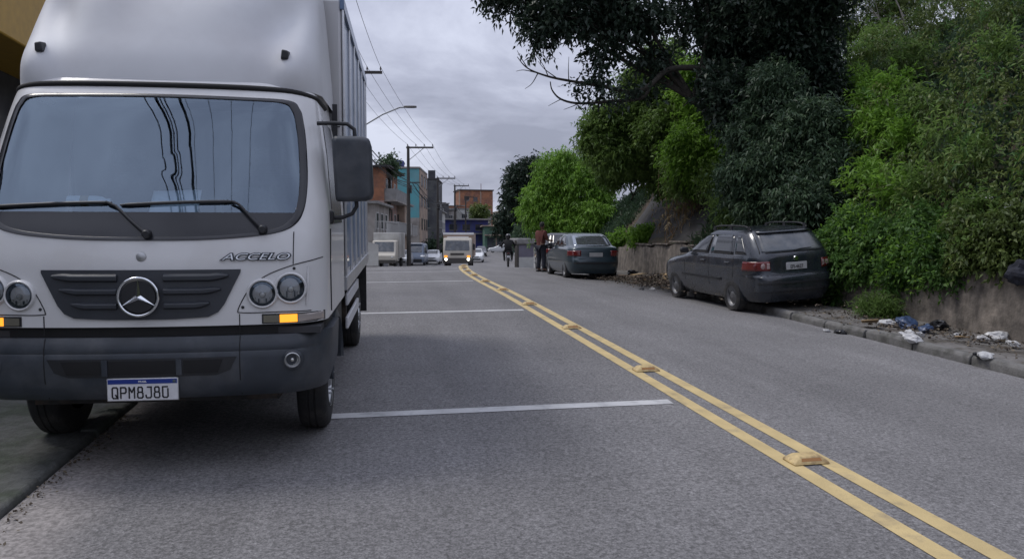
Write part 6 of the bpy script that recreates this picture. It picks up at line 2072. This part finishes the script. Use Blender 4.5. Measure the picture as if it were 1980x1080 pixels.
WHITE = ['crumpled white bag beside the blue bag under the yellow green bush', 'large crumpled white bag at the foot of the wall below the creeper', 'small white scrap just before the large blue bag', 'small white scrap beside the large white bag below the creeper',
         'crumpled white bag lying on the kerb edge before the blue bags', 'crumpled white bag in the gutter at the last kerb stones', 'tiny white scrap in the gutter behind the dark grey hatchback', 'tiny white scrap between the blue bag and the creeper',
         'tiny white scrap touching the large blue bag', 'tiny white scrap between the two blue bags', 'white scrap on the pavement past the large white bag', 'pale crumpled sack in the debris heap before the stained wall', 'small pale scrap at the kerb before the debris heap']
for i, (px, py, r) in enumerate(((1715, 628, .1), (1930, 655, .12), (1760, 645, .06), (1900, 657, .07), (1765, 676, .09), (1905, 712, .07), (1598, 641, .05), (1850, 650, .05), (1745, 647, .05), (1780, 648, .05), (1960, 668, .07), (1310, 552, .12), (1262, 560, .06))):
    q = gpos(px, py)
    crumple('crumpled_bag', r, 'bag_white', q + Vector((0, 0, r * .3)), WHITE[i], 'litter', 'white litter on the right pavement', seed=i)
for i, (px, py, r) in enumerate(((1752, 632, .14), (1790, 640, .1))):
    q = gpos(px, py)
    crumple('crumpled_bag', r, 'bag_blue', q + Vector((0, 0, r * .35)), ('large ', 'small ')[i] + 'blue plastic bag among the litter by the wall', 'litter', seed=40 + i)
BLACK = ['small black bag in the gutter behind the dark grey hatchback', 'black rubbish bag at the wall foot beside the small blue bag', 'black rubbish bag in the debris heap nearest the petrol blue saloon', 'large black rubbish bag in the middle of the debris heap', 'small black scrap at the kerb before the debris heap', 'tiny black scrap beside the white bag in the gutter']
for i, (px, py, r) in enumerate(((1625, 645, .075), (1815, 635, .13), (1222, 530, .14), (1265, 540, .16), (1240, 560, .06), (1890, 705, .05))):
    q = gpos(px, py)
    crumple('rubbish_bag', r, 'bag_black', q + Vector((0, 0, r * .35)), BLACK[i], 'litter', 'black rubbish bags on the right pavement', seed=60 + i)
for i, (px, py, w_, h) in enumerate(((1682, 632, .22, .3), (1300, 540, .4, .5), (1280, 548, .3, .3), (1250, 545, .35, .25), (1320, 565, .3, .2), (1860, 660, .15, .1), (1235, 535, .3, .4), (1290, 535, .5, .2))):
    q = gpos(px, py)
    o = MB().grid(lambda a, b_: (a, b_, .03 * math.sin(a * 9 + i) + .04 * b_), lin(-w_ / 2, w_ / 2, 4), lin(-h / 2, h / 2, 4)).build('cardboard_sheet', 'cardboard', smooth=60, solid=.012)
    o.location = q + Vector((0, 0, .08)); o.rotation_euler = (rnd.uniform(-.4, .4), rnd.uniform(-.4, .4), rnd.uniform(0, 3))
    tag(o, 'bent brown cardboard sheet thrown on the right pavement', 'litter', 'cardboard on the right pavement')
for i in range(9):
    q = gpos(1225 + 11 * i, 545 + 2.2 * i + rnd.uniform(-6, 6))
    l = rnd.uniform(.5, 1.1)
    o = MB().box(-l / 2, l / 2, -.05, .05, -.012, .012).build('plank', 'plank', bevel=.004)
    o.location = q + Vector((0, 0, .08)); o.rotation_euler = (rnd.uniform(-.2, .2), rnd.uniform(-.2, .2), rnd.uniform(0, 3))
    tag(o, 'weathered broken plank in the debris before the stained wall', 'plank', 'planks in the debris heap')
for i, (px, py, r, mm, lb) in enumerate(((1912, 396, .06, 'bag_white', 'pale plastic rag caught in the vines high on the bank'), (1948, 404, .04, 'bag_white', 'thin white plastic strip caught in the vines on the bank'), (1974, 528, .15, 'cloth_navy', 'dark blue cloth bundle draped on the wall top at the near right'))):
    q = at(px, py, wall_d(px, py, WALL + (.0 if i == 2 else .5)))
    o = crumple('plastic_rag', r, mm, q, lb, 'litter', flat=2.0 if i < 2 else 1.2, seed=90 + i)
# heaps of soil and leaf litter
def heap(name, label, px, py, n, sx, sy, L, cat='leaf litter', m='leaf_litter', h=.1):
    q = gpos(px, py)
    p = NP.normal(size=(n, 3)) * np.array([sx, sy, 0.02])
    p[:, 2] = np.abs(NP.normal(size=n)) * .02 + h * np.exp(-(p[:, 0] / sx) ** 2 - (p[:, 1] / sy) ** 2) * NP.uniform(0, 1, n)
    d = NP.normal(size=(n, 3)) * np.array([1, 1, .35])
    o = leaf_mesh(name, p, d, L, L * .6, m, None, NP.uniform(0, 1, n))
    o.location = q
    o.rotation_euler = (math.atan(SLOPE) if q.y < 14 else 0, 0, 0)
    return tag(o, label, cat)


heap('leaf_heap', 'heap of dry leaves and scraps before the stained wall', 1275, 552, 4200, .33, 2.2, .06, h=.26)
heap('leaf_heap', 'scattered dry leaves along the wall foot at the near right', 1880, 655, 700, .28, 1.6, .05, h=.05)
heap('leaf_heap', 'dry leaves under the bush beside the hatchback', 1720, 630, 450, .25, 1.0, .05, h=.05)
# left gutter crumbs
p = np.array([(cx(y) + LK + abs(NP.normal()) * .06 + .01, y, surf(LK, y) + .004 + NP.uniform(0, .012)) for y in NP.uniform(3.2, 6.5, 420)])
lg = leaf_mesh('leaf_litter', p, NP.normal(size=(420, 3)) * np.array([1, 1, .4]), .02, .013, 'leaf_litter', None, NP.uniform(.3, 1, 420))
tag(lg, 'dry crumbs and leaves caught in the left gutter', 'leaf litter')
